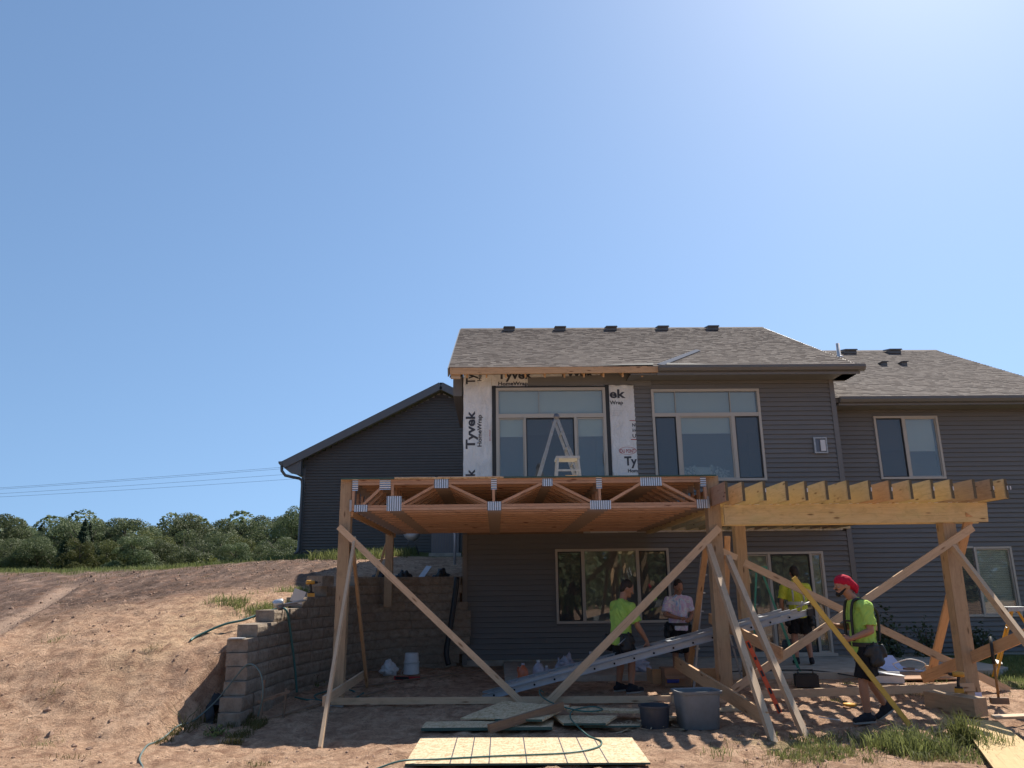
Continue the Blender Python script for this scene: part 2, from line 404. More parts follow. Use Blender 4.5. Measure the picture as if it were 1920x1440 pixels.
# where turf has taken: far side of the dirt, the lawn right of the posts
def turf(X, Y):
    e = fbm(X*.6, Y*.6, 3, 40)
    k1 = sstep(-.4, .6, (Y-(24.3+.10*(X+16)+np.where(X > -7, -(X+7)*.35, 0))) + e*1.2)*(X < 2)
    k2 = sstep(-.3, .5, (X-8.2)+e*1.0+ (Y-12.5)*.12)*(Y > 11.6)
    k3 = sstep(.15, .7, fbm(X*1.3, Y*1.3, 3, 55)+.35-np.hypot((X-3.9)/1.9, (Y-8.85)/.62)*.55)*.8
    return np.clip(k1+k2+k3, 0, 1)
def straw(X, Y):
    return np.clip(1.1-np.hypot((X+4.5)/1.3, (Y-12.4)/1.8)+.5*fbm(X,Y,3,95), 0, 1)*.85
ga = me.attributes.new('turf', 'FLOAT', 'POINT'); ga.data.foreach_set('value', turf(GX, GY).reshape(-1).astype(np.float32))
ga = me.attributes.new('straw', 'FLOAT', 'POINT'); ga.data.foreach_set('value', straw(GX, GY).reshape(-1).astype(np.float32))
dk = sstep(8.6, 15.2, GY-.75*(GX+9)+3.2*fbm(GX*.55,GY*.4,4,90))*sstep(-3.2, -4.4, GX)
ga = me.attributes.new('track', 'FLOAT', 'POINT'); ga.data.foreach_set('value', (np.exp(-(trackd(GX,GY)/.27)**4)*sstep(11.5,13,GY)*(1-sstep(19,23,GY))).reshape(-1).astype(np.float32))
ga = me.attributes.new('topsoil', 'FLOAT', 'POINT'); ga.data.foreach_set('value', dk.reshape(-1).astype(np.float32))
g = G('bare_dirt', .95, 0, .15); v = g.co()
n1 = g.noise(v, .55, 6, .62, .4); n2 = g.noise(v, 5.5, 7, .68, .6); n3 = g.noise(v, 34, 5, .72, .6); n5 = g.noise(g.co((1,.6,1)), 2.3, 6, .68, 1.2)
c = g.ramp(n2, (.33, (.27,.155,.10)), (.46, (.52,.33,.215)), (.60, (.74,.50,.34)))
c = g.mix(g.ramp(n1, (.35, 0.), (.62, .5)), c, (.46,.28,.185))
sa = g.n('Attribute', _attribute_name='straw').outputs['Fac']
sn = g.noise(g.co((1,3.2,1)), 14, 5, .75, 2.5)
sc_ = g.ramp(sn, (.35, (.46,.31,.16)), (.6, (.78,.58,.34)))
c = g.mix(g.math('MULTIPLY', sa, g.ramp(n2, (.35, .05), (.65, .75))), c, sc_)
ta = g.n('Attribute', _attribute_name='topsoil').outputs['Fac']
tn = g.noise(g.co((1.7,.42,1)), 1.7, 8, .72, .9)
tc_ = g.ramp(tn, (.38, (.060,.040,.034)), (.49, (.12,.082,.068)), (.57, (.19,.132,.108)), (.68, (.36,.25,.19)))
c = g.mix(g.math('MULTIPLY', ta, .95), c, tc_)
c = g.mix(g.ramp(n5, (.33, .62), (.50, 0.)), c, (.30,.165,.108))
tk = g.n('Attribute', _attribute_name='track').outputs['Fac']; c = g.mix(g.math('MULTIPLY', tk, .8), c, (.50,.35,.26))
c = g.mix(g.ramp(n3, (.30, .65), (.47, 0.)), c, (.16,.10,.07))
n4 = g.noise(g.co((1,2.4,1)), 17, 6, .75, 1.5); c = g.mix(g.ramp(n4, (.34, .8), (.46, 0.)), c, (.19,.115,.075))
c = g.mix(g.ramp(n3, (.66, 0.), (.8, .35)), c, (.66,.50,.37))
gn = g.noise(v, 9, 5, .7)
gc = g.ramp(gn, (.3, (.06,.085,.02)), (.55, (.12,.15,.04)), (.75, (.26,.23,.10)))
tu = g.n('Attribute', _attribute_name='turf').outputs['Fac']
c = g.mix(g.math('MULTIPLY', tu, g.ramp(gn, (.25, .5), (.55, 1.))), c, gc)
g.col(c)
bh = g.math('ADD', g.math('MULTIPLY', n2, .8), g.math('ADD', g.math('MULTIPLY', n3, .3), g.math('MULTIPLY', n4, .7)))
g.bump(bh, 1.0, .07); M['dirt'] = g.m
me.materials.append(g.m)
ground = link(bpy.data.objects.new('ground', me)); ground['kind'] = 'structure'

# patio slab
sb = [(.15,16.88),(.15,14.05),(8.6,13.9),(9.1,14.4),(9.2,16.88)]
n = len(sb); vv = [(x,y,.06) for x,y in sb]+[(x,y,-.2) for x,y in sb]
o = mesh_obj('patio_slab', vv, [tuple(range(n))[::-1], tuple(range(n,2*n))]+[(i,(i+1)%n,n+(i+1)%n,n+i) for i in range(n)], M['conc']); fixn(o); o['kind'] = 'structure'

# clods and small stones on the dirt: nobody could count them
bm = bmesh.new()
def clod(x, y, s):
    z = gz(x, y); vs4 = []
    n = 5; top = bm.verts.new((x+rng.normal(0,s*.2), y+rng.normal(0,s*.2), z+s*.75))
    ring = [bm.verts.new((x+math.cos(a)*s*rng.uniform(.6,1.2), y+math.sin(a)*s*rng.uniform(.6,1.2), z+s*rng.uniform(-.15,.35))) for a in [2*math.pi*k/n for k in range(n)]]
    low = [bm.verts.new((v.co.x, v.co.y, z-s)) for v in ring]
    for k in range(n):
        bm.faces.new((ring[k], ring[(k+1)%n], top)); bm.faces.new((low[k], low[(k+1)%n], ring[(k+1)%n], ring[k]))
px = rng.uniform(-13, 8, 5200); py = rng.uniform(7.6, 24, 5200)
cl = fbm(px*.9, py*.9, 3, 61)
for x, y, c_ in zip(px, py, cl):
    if c_ < .05 and rng.random() < .6: continue
    if x > -3 and y > 9.7 and rng.random() < .75: continue
    if -1.0 < x < 1.65 and 8 < y < 9.9: continue
    if y > 13.9 and x > -3.2: continue
    clod(x, y, rng.uniform(.008, .026)*(1+(rng.random() < .06)*1.1)*(1+.03*(y-8)))
M['clod'] = plain('dirt_clod', (.34,.22,.155), .95, var=.5, scale=3)
tag(bm_obj('dirt_clods', bm, M['clod']), kind='stuff')

# ------------------------------------------------------------------ house
H0, YF, YR, YL = .02, 16.9, 17.5, 28.5           # facade planes: main block, right part, left part
XL, XC, XR = -.70, 7.70, 13.3
house = thing('house', (3.5, YF, 0), 'large two-storey house clad in charcoal lap siding under brown shingle roofs', 'house')
# openings as (x0,x1,z0,z1)
DOOR_UP = (.035, 2.495, 3.20, 5.88)
WIN_UP = (3.535, 5.99, 3.74, 5.825)
WIN_LOW = (1.275, 3.71, .785, 2.31)
DOOR_LOW = (5.205, 7.04, .10, 2.205)
WIN_R_UP = (8.83, 10.34, 3.82, 5.293)
WIN_R_LOW = (10.70, 11.56, .78, 2.288)
holes_main = [DOOR_UP, WIN_UP, WIN_LOW, DOOR_LOW]; holes_r = [WIN_R_UP, WIN_R_LOW]
def wall_cells(x0, x1, z0, z1, holes):
    xs_ = sorted({x0, x1, *[h[0] for h in holes], *[h[1] for h in holes]}); zs_ = sorted({z0, z1, *[h[2] for h in holes], *[h[3] for h in holes]})
    out = []
    for a, b in zip(xs_, xs_[1:]):
        for c, d in zip(zs_, zs_[1:]):
            mx, mz = (a+b)/2, (c+d)/2
            if not any(h[0] < mx < h[1] and h[2] < mz < h[3] for h in holes): out.append((a,b,c,d))
    return out
def wall_core(name, x0,x1,z0,z1,holes, y0,y1, mat):
    bm = bmesh.new()
    for a,b,c,d in wall_cells(x0,x1,z0,z1,holes): bbox(bm, a,b,y0,y1,c,d)
    return bm_obj(name, bm, mat, house)
wall_core('wall', XL+.15, XC-.15, -.2, 6.25, holes_main, YF+.03, YF+.16, M['room'])
wall_core('wall', XC+.02, XR, -.2, 5.7, holes_r, YR+.03, YR+.16, M['room'])
def lap(x0, x1, z, h, Y, mat):
    v = []
    for x in (x0, x1):
        v += [(x, Y+.03, z), (x, Y-.026, z+.001), (x, Y-.024, z+.014), (x, Y+.003, z+h-.004), (x, Y+.029, z+h+.004)]
    v = [(a-x0, b-Y, c-z) for a,b,c in v]
    f = [(0,1,2,3,4)[::-1], (5,6,7,8,9)] + [(i, i+5, (i+1)%5+5, (i+1)%5)[::-1] for i in range(5)]
    o = mesh_obj('siding_board', v, f, mat, house, Matrix.Translation((x0, Y, z))); return o
SEAM = [70]
def lap_wall(x0, x1, z0, z1, Y, holes, mat, h=.1065, clip=None):
    z = z0
    while z < z1-.02:
        hh = min(h, z1-z); segs = [(x0, x1, z, hh)]
        if clip: a, b = clip(z+hh*.5); segs = [(max(x0,a), min(x1,b), z, hh)]
        for hx0,hx1,hz0,hz1 in holes:
            nw = []
            for a,b,c,d in segs:
                if hx1 <= a or hx0 >= b or hz1 <= c+.002 or hz0 >= c+d-.002: nw.append((a,b,c,d)); continue
                if a < hx0: nw.append((a,hx0,c,d))
                if b > hx1: nw.append((hx1,b,c,d))
                if c+d > hz1+.015: nw.append((max(a,hx0),min(b,hx1),hz1,c+d-hz1))
                if c < hz0-.015: nw.append((max(a,hx0),min(b,hx1),c,hz0-c))
            segs = nw
        for a,b,c,d in segs:
            if b-a > 3.0 and SEAM[0] > 0:
                SEAM[0] -= 1; m_ = a+(b-a)*random.uniform(.25,.75); lap(a, m_, c, d, Y, mat); lap(m_-.02, b, c, d-.0015, Y-.003, mat)
            elif b-a > .03: lap(a, b, c, d, Y, mat)
        z += h
# areas where siding has been stripped (house wrap shows) count as holes too
WRAP = [(XL+.0, .035, 3.20, 6.15), (2.495, 3.15, 3.20, 5.94), (XL, 3.56, 5.94, 6.2), (.035, 2.495, 5.88, 5.95)]
lap_wall(XL+.10, XC-.09, .09, 6.2, YF, holes_main+WRAP+[(XL,7.7,2.64,3.20)], M['siding'])
lap_wall(XC+.02, XR, .06, 5.45, YR, holes_r, M['siding'])
for x0, x1, z in ((XL+.1, XC-.09, .09),):
    box('foundation', XL+.02, XC-.05, YF-.005, YF+.03, -.15, .088, M['conc'], house)
# strip behind the deck (rim zone) with black membrane and a pale torn flashing line
box('rim_membrane', 1.9, XC-.09, YF-.012, YF+.03, 2.70, 3.20, M['felt'], house)
box('rim_wrap', XL+.1, 1.9, YF-.010, YF+.03, 2.64, 3.20, M['spf_grey'], house)
bm = bmesh.new(); x = 2.05
while x < 7.5:
    w = random.uniform(.15,.4); bbox(bm, x, min(x+w,7.55), YF-.03, YF-.013, 2.655+random.uniform(-.006,.006), 2.685+random.uniform(-.004,.008)); x += w+.002
bm_obj('flashing_strip', bm, M['wrap'], house)
# corner boards
box('corner_board', XC-.09, XC+.02, YF-.035, YF+.06, .0, 6.1, M['trim'], house)
box('corner_board', XL, XL+.10, YF-.035, YF+.06, .0, 2.64, M['trim'], house)
box('corner_board', XC+.02, XC+.09, YR-.03, YR+.02, .0, 5.45, M['trim'], house)
# side walls
prism_x('side_wall', [(YF+.06,-.2),(27.0,-.2),(27.0,6.1),(21.85,8.75),(YF+.06,6.1)], XL+.01, XL+.14, M['siding'], house)
prism_x('side_wall', [(YF+.06,-.2),(27.0,-.2),(27.0,6.1),(21.85,8.75),(YF+.06,6.1)], XC-.14, XC-.01, M['siding'], house)
prism_x('side_wall', [(YR+.03,-.2),(27.5,-.2),(27.5,5.7),(22.5,8.2),(YR+.03,5.7)], XR-.13, XR-.0, M['siding'], house)
box('back_wall', XL, XR, 27.0, 27.2, 0, 6.1, M['siding'], house)
# inner floors and partitions so the rooms behind the glass are closed
box('room_floor', XL+.15, XC-.16, YF+.17, 22.59, 3.12, 3.18, M['room_floor'], house)
box('room_floor', XL+.15, XC-.16, YF+.17, 22.59, .0, .05, M['room_floor'], house)
for z_ in (.0, 3.12): box('room_floor', XC+.03, XR-.14, YR+.17, 22.59, z_, z_+.05, M['room_floor'], house)
box('room_ceiling', XC+.03, XR-.14, YR+.17, 22.59, 5.50, 5.55, M['room'], house); box('room_ceiling', XC+.03, XR-.14, YR+.17, 22.59, 2.72, 2.76, M['room'], house)
box('room_ceiling', XL+.15, XC-.16, YF+.17, 22.59, 6.0, 6.05, M['room'], house)
box('room_ceiling', XL+.15, XC-.16, YF+.17, 22.59, 2.72, 2.76, M['room'], house)
for z0, z1 in ((.05,2.72),(3.18,6.0)):
    box('partition', XL+.15, XR-.14, 22.6, 22.7, z0, z1-.0, M['room'], house)
box('partition', 3.0, 3.1, YF+.17, 22.59, 3.18, 5.99, M['room'], house)
box('partition', 4.6, 4.7, YF+.17, 22.6, .05, 2.72, M['room'], house)
box('partition', 9.6, 9.7, YR+.17, 22.6, .05, 2.72, M['room'], house)

# windows: each a part with frame pieces, panes and shades as sub-parts
def window(name, hole, Y, panes, bars_v, bars_h, fmat, fw_=.055, label=None, shades=(), y_glass=.045):
    x0,x1,z0,z1 = hole
    bm = bmesh.new(); y0, y1 = Y-.045, Y+.06
    bbox(bm, x0,x1,y0,y1,z1-fw_,z1); bbox(bm, x0,x1,y0,y1,z0,z0+fw_)
    bbox(bm, x0,x0+fw_,y0,y1,z0+fw_,z1-fw_); bbox(bm, x1-fw_,x1,y0,y1,z0+fw_,z1-fw_)
    w = bm_obj(name, bm, fmat, house)
    if label: w['label'] = label
    for xa,za,zb,t in bars_v: box('mullion', xa-t/2, xa+t/2, Y-.034, Y+.05, za, zb, fmat, w)
    for za,xa,xb,t in bars_h: box('transom_bar', xa, xb, Y-.038, Y+.052, za-t/2, za+t/2, fmat, w)
    for xa,xb,za,zb,kind in panes:
        s = .022; bm = bmesh.new()   # sash
        if kind != 'bare':
            yy0, yy1 = Y-.015, Y+.03
            bbox(bm, xa,xb,yy0,yy1,zb-s,zb); bbox(bm, xa,xb,yy0,yy1,za,za+s); bbox(bm, xa,xa+s,yy0,yy1,za+s,zb-s); bbox(bm, xb-s,xb,yy0,yy1,za+s,zb-s)
            bm_obj('sash', bm, M['gasket'] if kind == 'dark' else fmat, w)
        else: bm.free()
        gm = M['screen'] if kind == 'dark' else M['glass']
        ph = random.uniform(-.0006,.0006)
        o = box('pane', xa+.001, xb-.001, Y+.004, Y+.010, za+.001, zb-.001, gm, w)
    for xa,xb,za,zb,m in shades:
        o = box('roller_shade', xa, xb, Y+.085, Y+.090, za, zb, m, w)
        box('hem_bar', xa, xb, Y+.080, Y+.095, za-.022, za, m, w)
    return w
F_ = .055
# upper patio door with transom
a,b,c,d = DOOR_UP
window('patio_door', DOOR_UP, YF, [(a+.06,.995,5.29,d-.06,'bare'),(1.005,b-.06,5.29,d-.06,'bare'),(a+.06,.655,c+.06,5.18,''),(.70,1.77,c+.06,5.18,'dark'),(1.84,b-.06,c+.06,5.18,'')],
    [(1.0,5.25,d-.05,.012),(.68,c+.05,5.2,.04),(1.805,c+.05,5.2,.06)], [(5.235,a+.05,b-.05,.09)], M['frame'], .06,
    'tall patio door with a transom above, framed by house wrap on the upper storey',
    [(a+.07,b-.07,5.30,d-.06,M['shade']),(a+.07,.66,4.80,5.19,M['shade']),(.70,1.77,4.84,5.19,M['shade']),(1.85,b-.07,4.80,5.19,M['shade'])])
# dark jambs round it where the siding was cut back
box('jamb_flashing', a-.09, a-.002, YF-.03, YF+.03, 3.2, d+.05, M['gasket'], house)
box('jamb_flashing', b+.002, b+.09, YF-.03, YF+.03, 3.2, d+.06, M['gasket'], house)
box('head_flashing', a-.02, b+.02, YF-.05, YF+.03, d+.003, d+.035, M['gasket'], house)
a,b,c,d = WIN_UP
window('window', WIN_UP, YF, [(a+.06,4.07,5.28,d-.055,'bare'),(4.08,5.31,5.28,d-.055,'bare'),(5.32,b-.055,5.28,d-.055,'bare'),(a+.06,4.06,c+.055,5.19,'dark'),(4.15,5.30,c+.055,5.19,''),(5.39,b-.06,c+.055,5.19,'dark')],
    [(4.075,5.24,d-.05,.012),(5.315,5.24,d-.05,.012),(4.105,c+.05,5.2,.085),(5.345,c+.05,5.2,.085)], [(5.235,a+.05,b-.05,.085)], M['frame'], .055,
    'three-light upper window with a transom and pillows behind the glass',
    [(a+.07,b-.07,5.29,d-.06,M['shade']),(a+.07,4.07,4.86,5.19,M['shade_tan']),(4.15,5.30,4.84,5.19,M['shade']),(5.39,b-.07,4.86,5.19,M['shade_tan'])])
a,b,c,d = WIN_LOW
window('window', WIN_LOW, YF, [(a+.05,1.83,c+.05,d-.05,'dark'),(1.90,3.00,c+.05,d-.05,'bare'),(3.07,b-.05,c+.05,d-.05,'dark')],
    [(1.865,c+.05,d-.05,.07),(3.035,c+.05,d-.05,.07)], [], M['frame'], .05, 'dim three-light window under the deck',
    [(a+.06,1.83,d-.50,d-.05,M['shade_tan']),(1.90,2.16,d-.50,d-.05,M['shade_tan']),(2.66,3.0,d-.50,d-.05,M['shade_tan']),(3.08,b-.06,d-.50,d-.05,M['shade_tan'])])
a,b,c,d = DOOR_LOW
window('patio_door', DOOR_LOW, YF, [(a+.05,5.83,c+.05,d-.06,''),(5.90,6.74,c+.05,d-.06,'dark'),(6.78,b-.05,c+.05,d-.06,'')],
    [(5.865,c+.05,d-.05,.06),(6.76,c+.05,d-.05,.04)], [], M['frame'], .05, 'sliding patio door on the lower storey beside the slab',
    [(a+.06,5.84,1.72,d-.06,M['shade_tan']),(6.2,b-.06,.3,d-.06,M['shade_tan'])])
a,b,c,d = WIN_R_UP
window('window', WIN_R_UP, YR, [(a+.05,9.49,c+.05,d-.05,'dark'),(9.56,b-.05,c+.05,d-.05,'')], [(9.525,c+.05,d-.05,.07)], [], M['frame'], .05,
    'two-light upper window right of the corner board', [(a+.06,9.49,4.52,d-.05,M['shade']),(9.57,b-.09,4.50,d-.05,M['shade'])])
a,b,c,d = WIN_R_LOW
w = window('window', WIN_R_LOW, YR, [(a+.05,b-.05,c+.05,d-.05,'')], [], [], M['frame'], .045, 'lower window with closed slatted blinds at the right edge')
bm = bmesh.new(); z = c+.07
while z < d-.07:
    bbox(bm, a+.06, b-.06, YR+.07, YR+.10, z, z+.004, Matrix.Translation((0,0,0))); bbox(bm, a+.06,b-.06,YR+.098,YR+.101,z+.004,z+.046); z += .05
o = bm_obj('blind_slats', bm, M['shade'], w)
WL2 = (9.98, 10.66, .86, 2.288)
# neighbouring dark light of the same window
w = box('window_screen', 9.98, 10.66, YR-.034, YR-.022, .84, 2.26, M['screen'], house)
box('window_trim', 9.95, 10.70, YR-.040, YR-.012, .79, .84, M['frame'], house)
box('window_trim', 9.95, 10.70, YR-.040, YR-.012, 2.26, 2.30, M['frame'], house)
# threshold lip of the sliding door
box('door_sill', 5.15, 7.1, YF-.10, YF-.046, .07, .13, M['frame'], house)
box('door_handle', 2.40, 2.425, YF-.085, YF-.047, 4.15, 4.40, M['frame'], house)

# roofs
def shingle_roof(name, xa0, xa1, xb0, xb1, Ye, ze, Yr, zr, seed):
    """sheet from eave (x xa0..xa1) to ridge (xb0..xb1); built in its own plane, tab by tab"""
    rg = np.random.default_rng(seed)
    L = math.hypot(Yr-Ye, zr-ze); m = Matrix(((1,0,0,xa0),(0,(Yr-Ye)/L,-(zr-ze)/L,Ye),(0,(zr-ze)/L,(Yr-Ye)/L,ze),(0,0,0,1)))
    vs_, fs_, tone = [], [], []
    n = int(L/.135); e = L/n
    for r in range(n):
        v0, v1 = r*e, (r+1)*e+.012
        lo = (xb0-xa0)*(r/n); hi = (xa1-xa0)+((xb1-xa1)*(r/n))
        x = lo
        while x < hi-.01:
            w = min(rg.uniform(.08,.18), hi-x)
            t = rg.uniform(.012,.014)+(rg.random() < .45)*.004
            tn = float(np.clip(rg.normal(.48,.22), 0, 1))
            j = rg.uniform(-.006,.006); b = len(vs_)
            vs_ += [(x,v0+j,0),(x+w,v0+j,0),(x+w,v0+j,t),(x,v0+j,t),(x+w,v1,.002),(x,v1,.002)]
            fs_ += [(0+b,1+b,2+b,3+b),(3+b,2+b,4+b,5+b),(1+b,4+b,2+b),(0+b,3+b,5+b)]
            tone += [tn]*6; x += w
    o = mesh_obj(name, vs_, fs_, M['shingle'], house, m)
    at = o.data.attributes.new('tone','FLOAT','POINT'); at.data.foreach_set('value', np.array(tone, np.float32))
    o['kind'] = 'stuff'; return o
shingle_roof('shingles', -.985, 8.06, -.985, 8.06, 16.27, 6.19, 21.85, 8.97, 1)
shingle_roof('shingles', 7.72, 13.62, 7.72, 13.62, 16.90, 5.60, 22.5, 8.42, 2)
def deck_slab(x0,x1,Ye,ze,Yr,zr,t=.10):
    return prism_x('roof_deck', [(Ye,ze-.004),(Yr,zr-.004),(Yr,zr-t),(Ye+.02,ze-t)], x0, x1, M['soffit'], house)
deck_slab(-.97,8.04,16.29,6.19,21.85,8.965); deck_slab(7.72,13.60,16.92,5.60,22.5,8.415)
prism_x('rear_roof', [(21.85,8.965),(27.6,6.05),(27.6,5.95),(21.85,8.86)], -.97, 8.04, M['felt'], house)
prism_x('rear_roof', [(22.5,8.415),(28.0,5.65),(28.0,5.55),(22.5,8.31)], 8.04, 13.60, M['felt'], house)
# ridge caps
def ridge(x0,x1,Y,z):
    x = x0; k = 0
    while x < x1:
        o = prism_x('ridge_cap', [(Y-.15,z-.07),(Y,z+.022),(Y+.15,z-.07),(Y,z-.01)], x, min(x+.26,x1), M['shingle'], house)
        at = o.data.attributes.new('tone','FLOAT','POINT'); at.data.foreach_set('value', np.full(len(o.data.vertices), random.uniform(.1,.5), np.float32)); x += .262
ridge(-.985, 8.06, 21.85, 8.975); ridge(8.08, 13.62, 22.5, 8.425)
# eaves, main block: dark gutter on the right part, bare fir sub-fascia on the left part
gp = lambda y,z: [(y,z),(y-.12,z),(y-.12,z-.05),(y-.085,z-.11),(y,z-.13)]
prism_x('gutter', gp(16.27, 6.185), 3.60, 8.16, M['gutter'], house)
box('drip_edge', 3.60, 8.14, 16.145, 16.27, 6.187, 6.196, M['drip'], house)
box('fascia', 3.58, 8.04, 16.275, 16.31, 6.00, 6.18, M['trim'], house)
box('soffit', 3.0, 8.04, 16.31, YF+.02, 6.02, 6.045, M['soffit'], house)
box('rake_return', -.93, -.72, 16.95, 20.5, 5.72, 6.30, M['trim'], house)
prism_y('gable_return', [(7.72,6.02),(8.04,6.02),(8.04,6.16),(7.72,6.16)], 16.32, 17.0, M['soffit'], house)
board('subfascia', (-.97,16.29,6.115), (3.60,16.29,6.13), .145, .038, (0,0,1), M['spf_warm'], house)
board('soffit_nailer', (-.95,16.36,6.02), (-.74,16.36,6.02), .12, .038, (0,.25,1), M['spf'], house)
for i in range(10):
    x = -.6+i*.43
    board('rafter_tail', (x,16.40,6.05), (x,YF,6.30), .12, .038, (0,0,1), M['spf_warm'], house)
prism_x('gutter', gp(16.90, 5.60), 7.80, 13.7, M['gutter'], house)
box('drip_edge', 7.80, 13.7, 16.775, 16.9, 5.602, 5.611, M['drip'], house)
box('fascia', 7.80, 13.6, 16.905, 16.94, 5.43, 5.595, M['trim'], house)
box('soffit', 7.78, 13.6, 16.94, YR+.02, 5.44, 5.465, M['soffit'], house)
# rake trim on the left gable edge of the main roof
board('rake_board', (-1.0,16.29,6.09), (-1.0,21.85,8.87), .19, .03, (0,-.4,1), M['trim'], house)
board('rake_board', (8.07,16.29,6.09), (8.07,21.85,8.87), .19, .03, (0,-.4,1), M['trim'], house)
board('rake_soffit', (-.84,16.45,6.02), (-.84,21.8,8.70), .28, .02, (1,0,0), M['soffit'], house)
# torn felt and pale membrane strip on the roof
rn = Vector((0,-.446,.895))
def onroof(x, y, up=.02): return Vector((x, y, 6.19+(y-16.27)*.4982)) + rn*up
def roofquad(name, pts, mat, up=.02, t=.008):
    top = [onroof(x,y,up) for x,y in pts]; bot = [p - rn*t for p in top]; n = len(top)
    o = mesh_obj(name, top+bot, [tuple(range(n)), tuple(range(n,2*n))[::-1]]+[(i,n+i,n+(i+1)%n,(i+1)%n) for i in range(n)], mat, house); fixn(o); return o
roofquad('membrane_strip', [(3.60,16.40),(3.74,16.30),(5.06,18.02),(4.98,18.16)], M['membrane'], .03)
roofquad('torn_felt', [(2.1,16.28),(3.5,16.29),(3.55,16.50),(2.9,16.42)], M['felt'], .035)
roofquad('torn_felt', [(3.8,16.32),(4.9,16.29),(4.2,16.45),(3.85,16.5)], M['felt'], .035)
# roof vents
def roof_vent(x, y, plane, w=.38):
    z = (6.19+(y-16.27)*.4982) if plane == 0 else (5.60+(y-16.9)*.5036)
    bm = bmesh.new()
    bbox(bm, x-w*.50, x+w*.50, y-.16, y+.14, z-.05, z+.055)
    a = [(x-w*.56,y-.22,z+.04),(x+w*.56,y-.22,z+.04),(x+w*.56,y+.18,z+.12),(x-w*.56,y+.18,z+.12)]
    vt = [bm.verts.new(p) for p in a]+[bm.verts.new((p[0]*.9+x*.1,p[1],p[2]+.035)) for p in a]
    for f in ((3,2,1,0),(4,5,6,7),(0,1,5,4),(1,2,6,5),(2,3,7,6),(3,0,4,7)): bm.faces.new([vt[i] for i in f])
    return bm_obj('roof_vent', bm, M['gutter'], house)
for x in (.447,1.93,3.42,4.93,6.40): roof_vent(x, 21.45, 0, .31)
for x in (10.70,12.05): roof_vent(x, 22.15, 1, .36)
for x in (10.807,11.367):
    z = 5.60+(20.43-16.9)*.5036; bm = bmesh.new()
    bbox(bm, x-.07, x+.07, 20.34, 20.52, z-.05, z+.06); bbox(bm, x-.09, x+.09, 20.28, 20.56, z+.06, z+.08)
    bm_obj('exhaust_cap', bm, M['gutter'], house)
bm = bmesh.new(); z = 5.60+(21.69-16.9)*.5036
lathe(bm, [(.15,-.06),(.10,.0),(.055,.03),(.055,.40),(.05,.40),(.05,.1)], (10.19,21.69,z), 14); bm_obj('vent_pipe', bm, M['white_pl'], house, None, True)
# wall exhaust hood, silver frame
v0 = bmesh.new(); X0,X1,Z0,Z1 = 7.10,7.40,4.33,4.69
for p in ((X0,X1,Z1-.03,Z1),(X0,X1,Z0,Z0+.03),(X0,X0+.04,Z0+.03,Z1-.03),(X1-.03,X1,Z0+.03,Z1-.03)): bbox(v0, p[0],p[1],YF-.07,YF-.02,p[2],p[3])
hood = bm_obj('exhaust_hood', v0, M['alu'], house)
box('hood_recess', X0+.04, X1-.03, YF-.035, YF-.021, Z0+.03, Z1-.03, M['steel'], hood)
box('damper_flap', X0+.15, X1-.04, YF-.068, YF-.04, Z0+.05, Z1-.06, M['white_pl'], hood)

# left part of the house, gable towards us
def gclip(z):
    k = (z-5.86)/.5
    return (-7.05 if k < 0 else max(-7.05, -7.75+k), 3.2 if k < 0 else min(3.2, 3.75-k))
bm = bmesh.new()
z = 2.62; hh = .105
while z < 8.85:
    a, b = gclip(z+hh); 
    if a < b: 
        v = []
        for x in (a, b): v += [(x, YL+.03, z), (x, YL-.028, z), (x, YL-.026, z+.014), (x, YL+.004, z+hh-.004), (x, YL+.029, z+hh+.004)]
        vv = [bm.verts.new(p) for p in v]
        for i in range(5): bm.faces.new([vv[j] for j in ((i+1)%5, (i+1)%5+5, i+5, i)])
    z += hh
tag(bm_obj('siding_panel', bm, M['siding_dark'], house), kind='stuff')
prism_y('gable_wall', [(-7.0,.5),(3.0,.5),(3.0,5.9),(-2.0,8.72),(-7.0,6.0)], YL+.031, YL+.2, M['room'], house)
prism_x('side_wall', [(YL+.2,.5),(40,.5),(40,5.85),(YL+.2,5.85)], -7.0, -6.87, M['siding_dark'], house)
box('corner_board', -7.08, -6.95, YL-.04, YL+.03, 2.5, 5.85, M['trim'], house)
for s, (xe, ze) in ((-1, (-7.70, 6.06)), (1, (3.70, 6.06))):
    d = Vector((xe+2.0, 0, ze-9.0)).normalized(); nrm = Vector((-d.z, 0, d.x)) if s > 0 else Vector((d.z, 0, -d.x))
    if nrm.z < 0: nrm = -nrm
    p0 = Vector((-2.0, 28.1, 9.0)); p1 = Vector((xe, 28.1, ze)); p2 = Vector((xe, 41, ze)); p3 = Vector((-2.0, 41, 9.0))
    q = [p0,p1,p2,p3]; v = q+[p-Vector((0,0,.14)) for p in q]
    o = mesh_obj('gable_roof', v, [(0,1,2,3),(7,6,5,4),(0,4,5,1),(1,5,6,2),(2,6,7,3),(3,7,4,0)], M['felt'], house); fixn(o)
    board('rake_board', p0+Vector((0,-.02,-.13)), p1+Vector((0,-.02,-.13)), .27, .035, (0,0,1), M['trim'], house)
    mid = (YL+28.1)/2
    board('rake_soffit', Vector((-2.0,mid,8.80)), Vector((xe+.02,mid,ze-.20)), .38, .015, (0,1,0), M['soffit'], house)
prism_y('eave_return', [(-7.72,6.02),(-7.05,6.30),(-7.05,5.55),(-7.45,5.66),(-7.70,5.86)], 28.13, 28.40, M['trim'], house)
prism_y('gutter', [(-7.72,6.06),(-7.86,6.05),(-7.85,5.98),(-7.78,5.90),(-7.70,5.90)], 28.05, 41, M['gutter'], house)
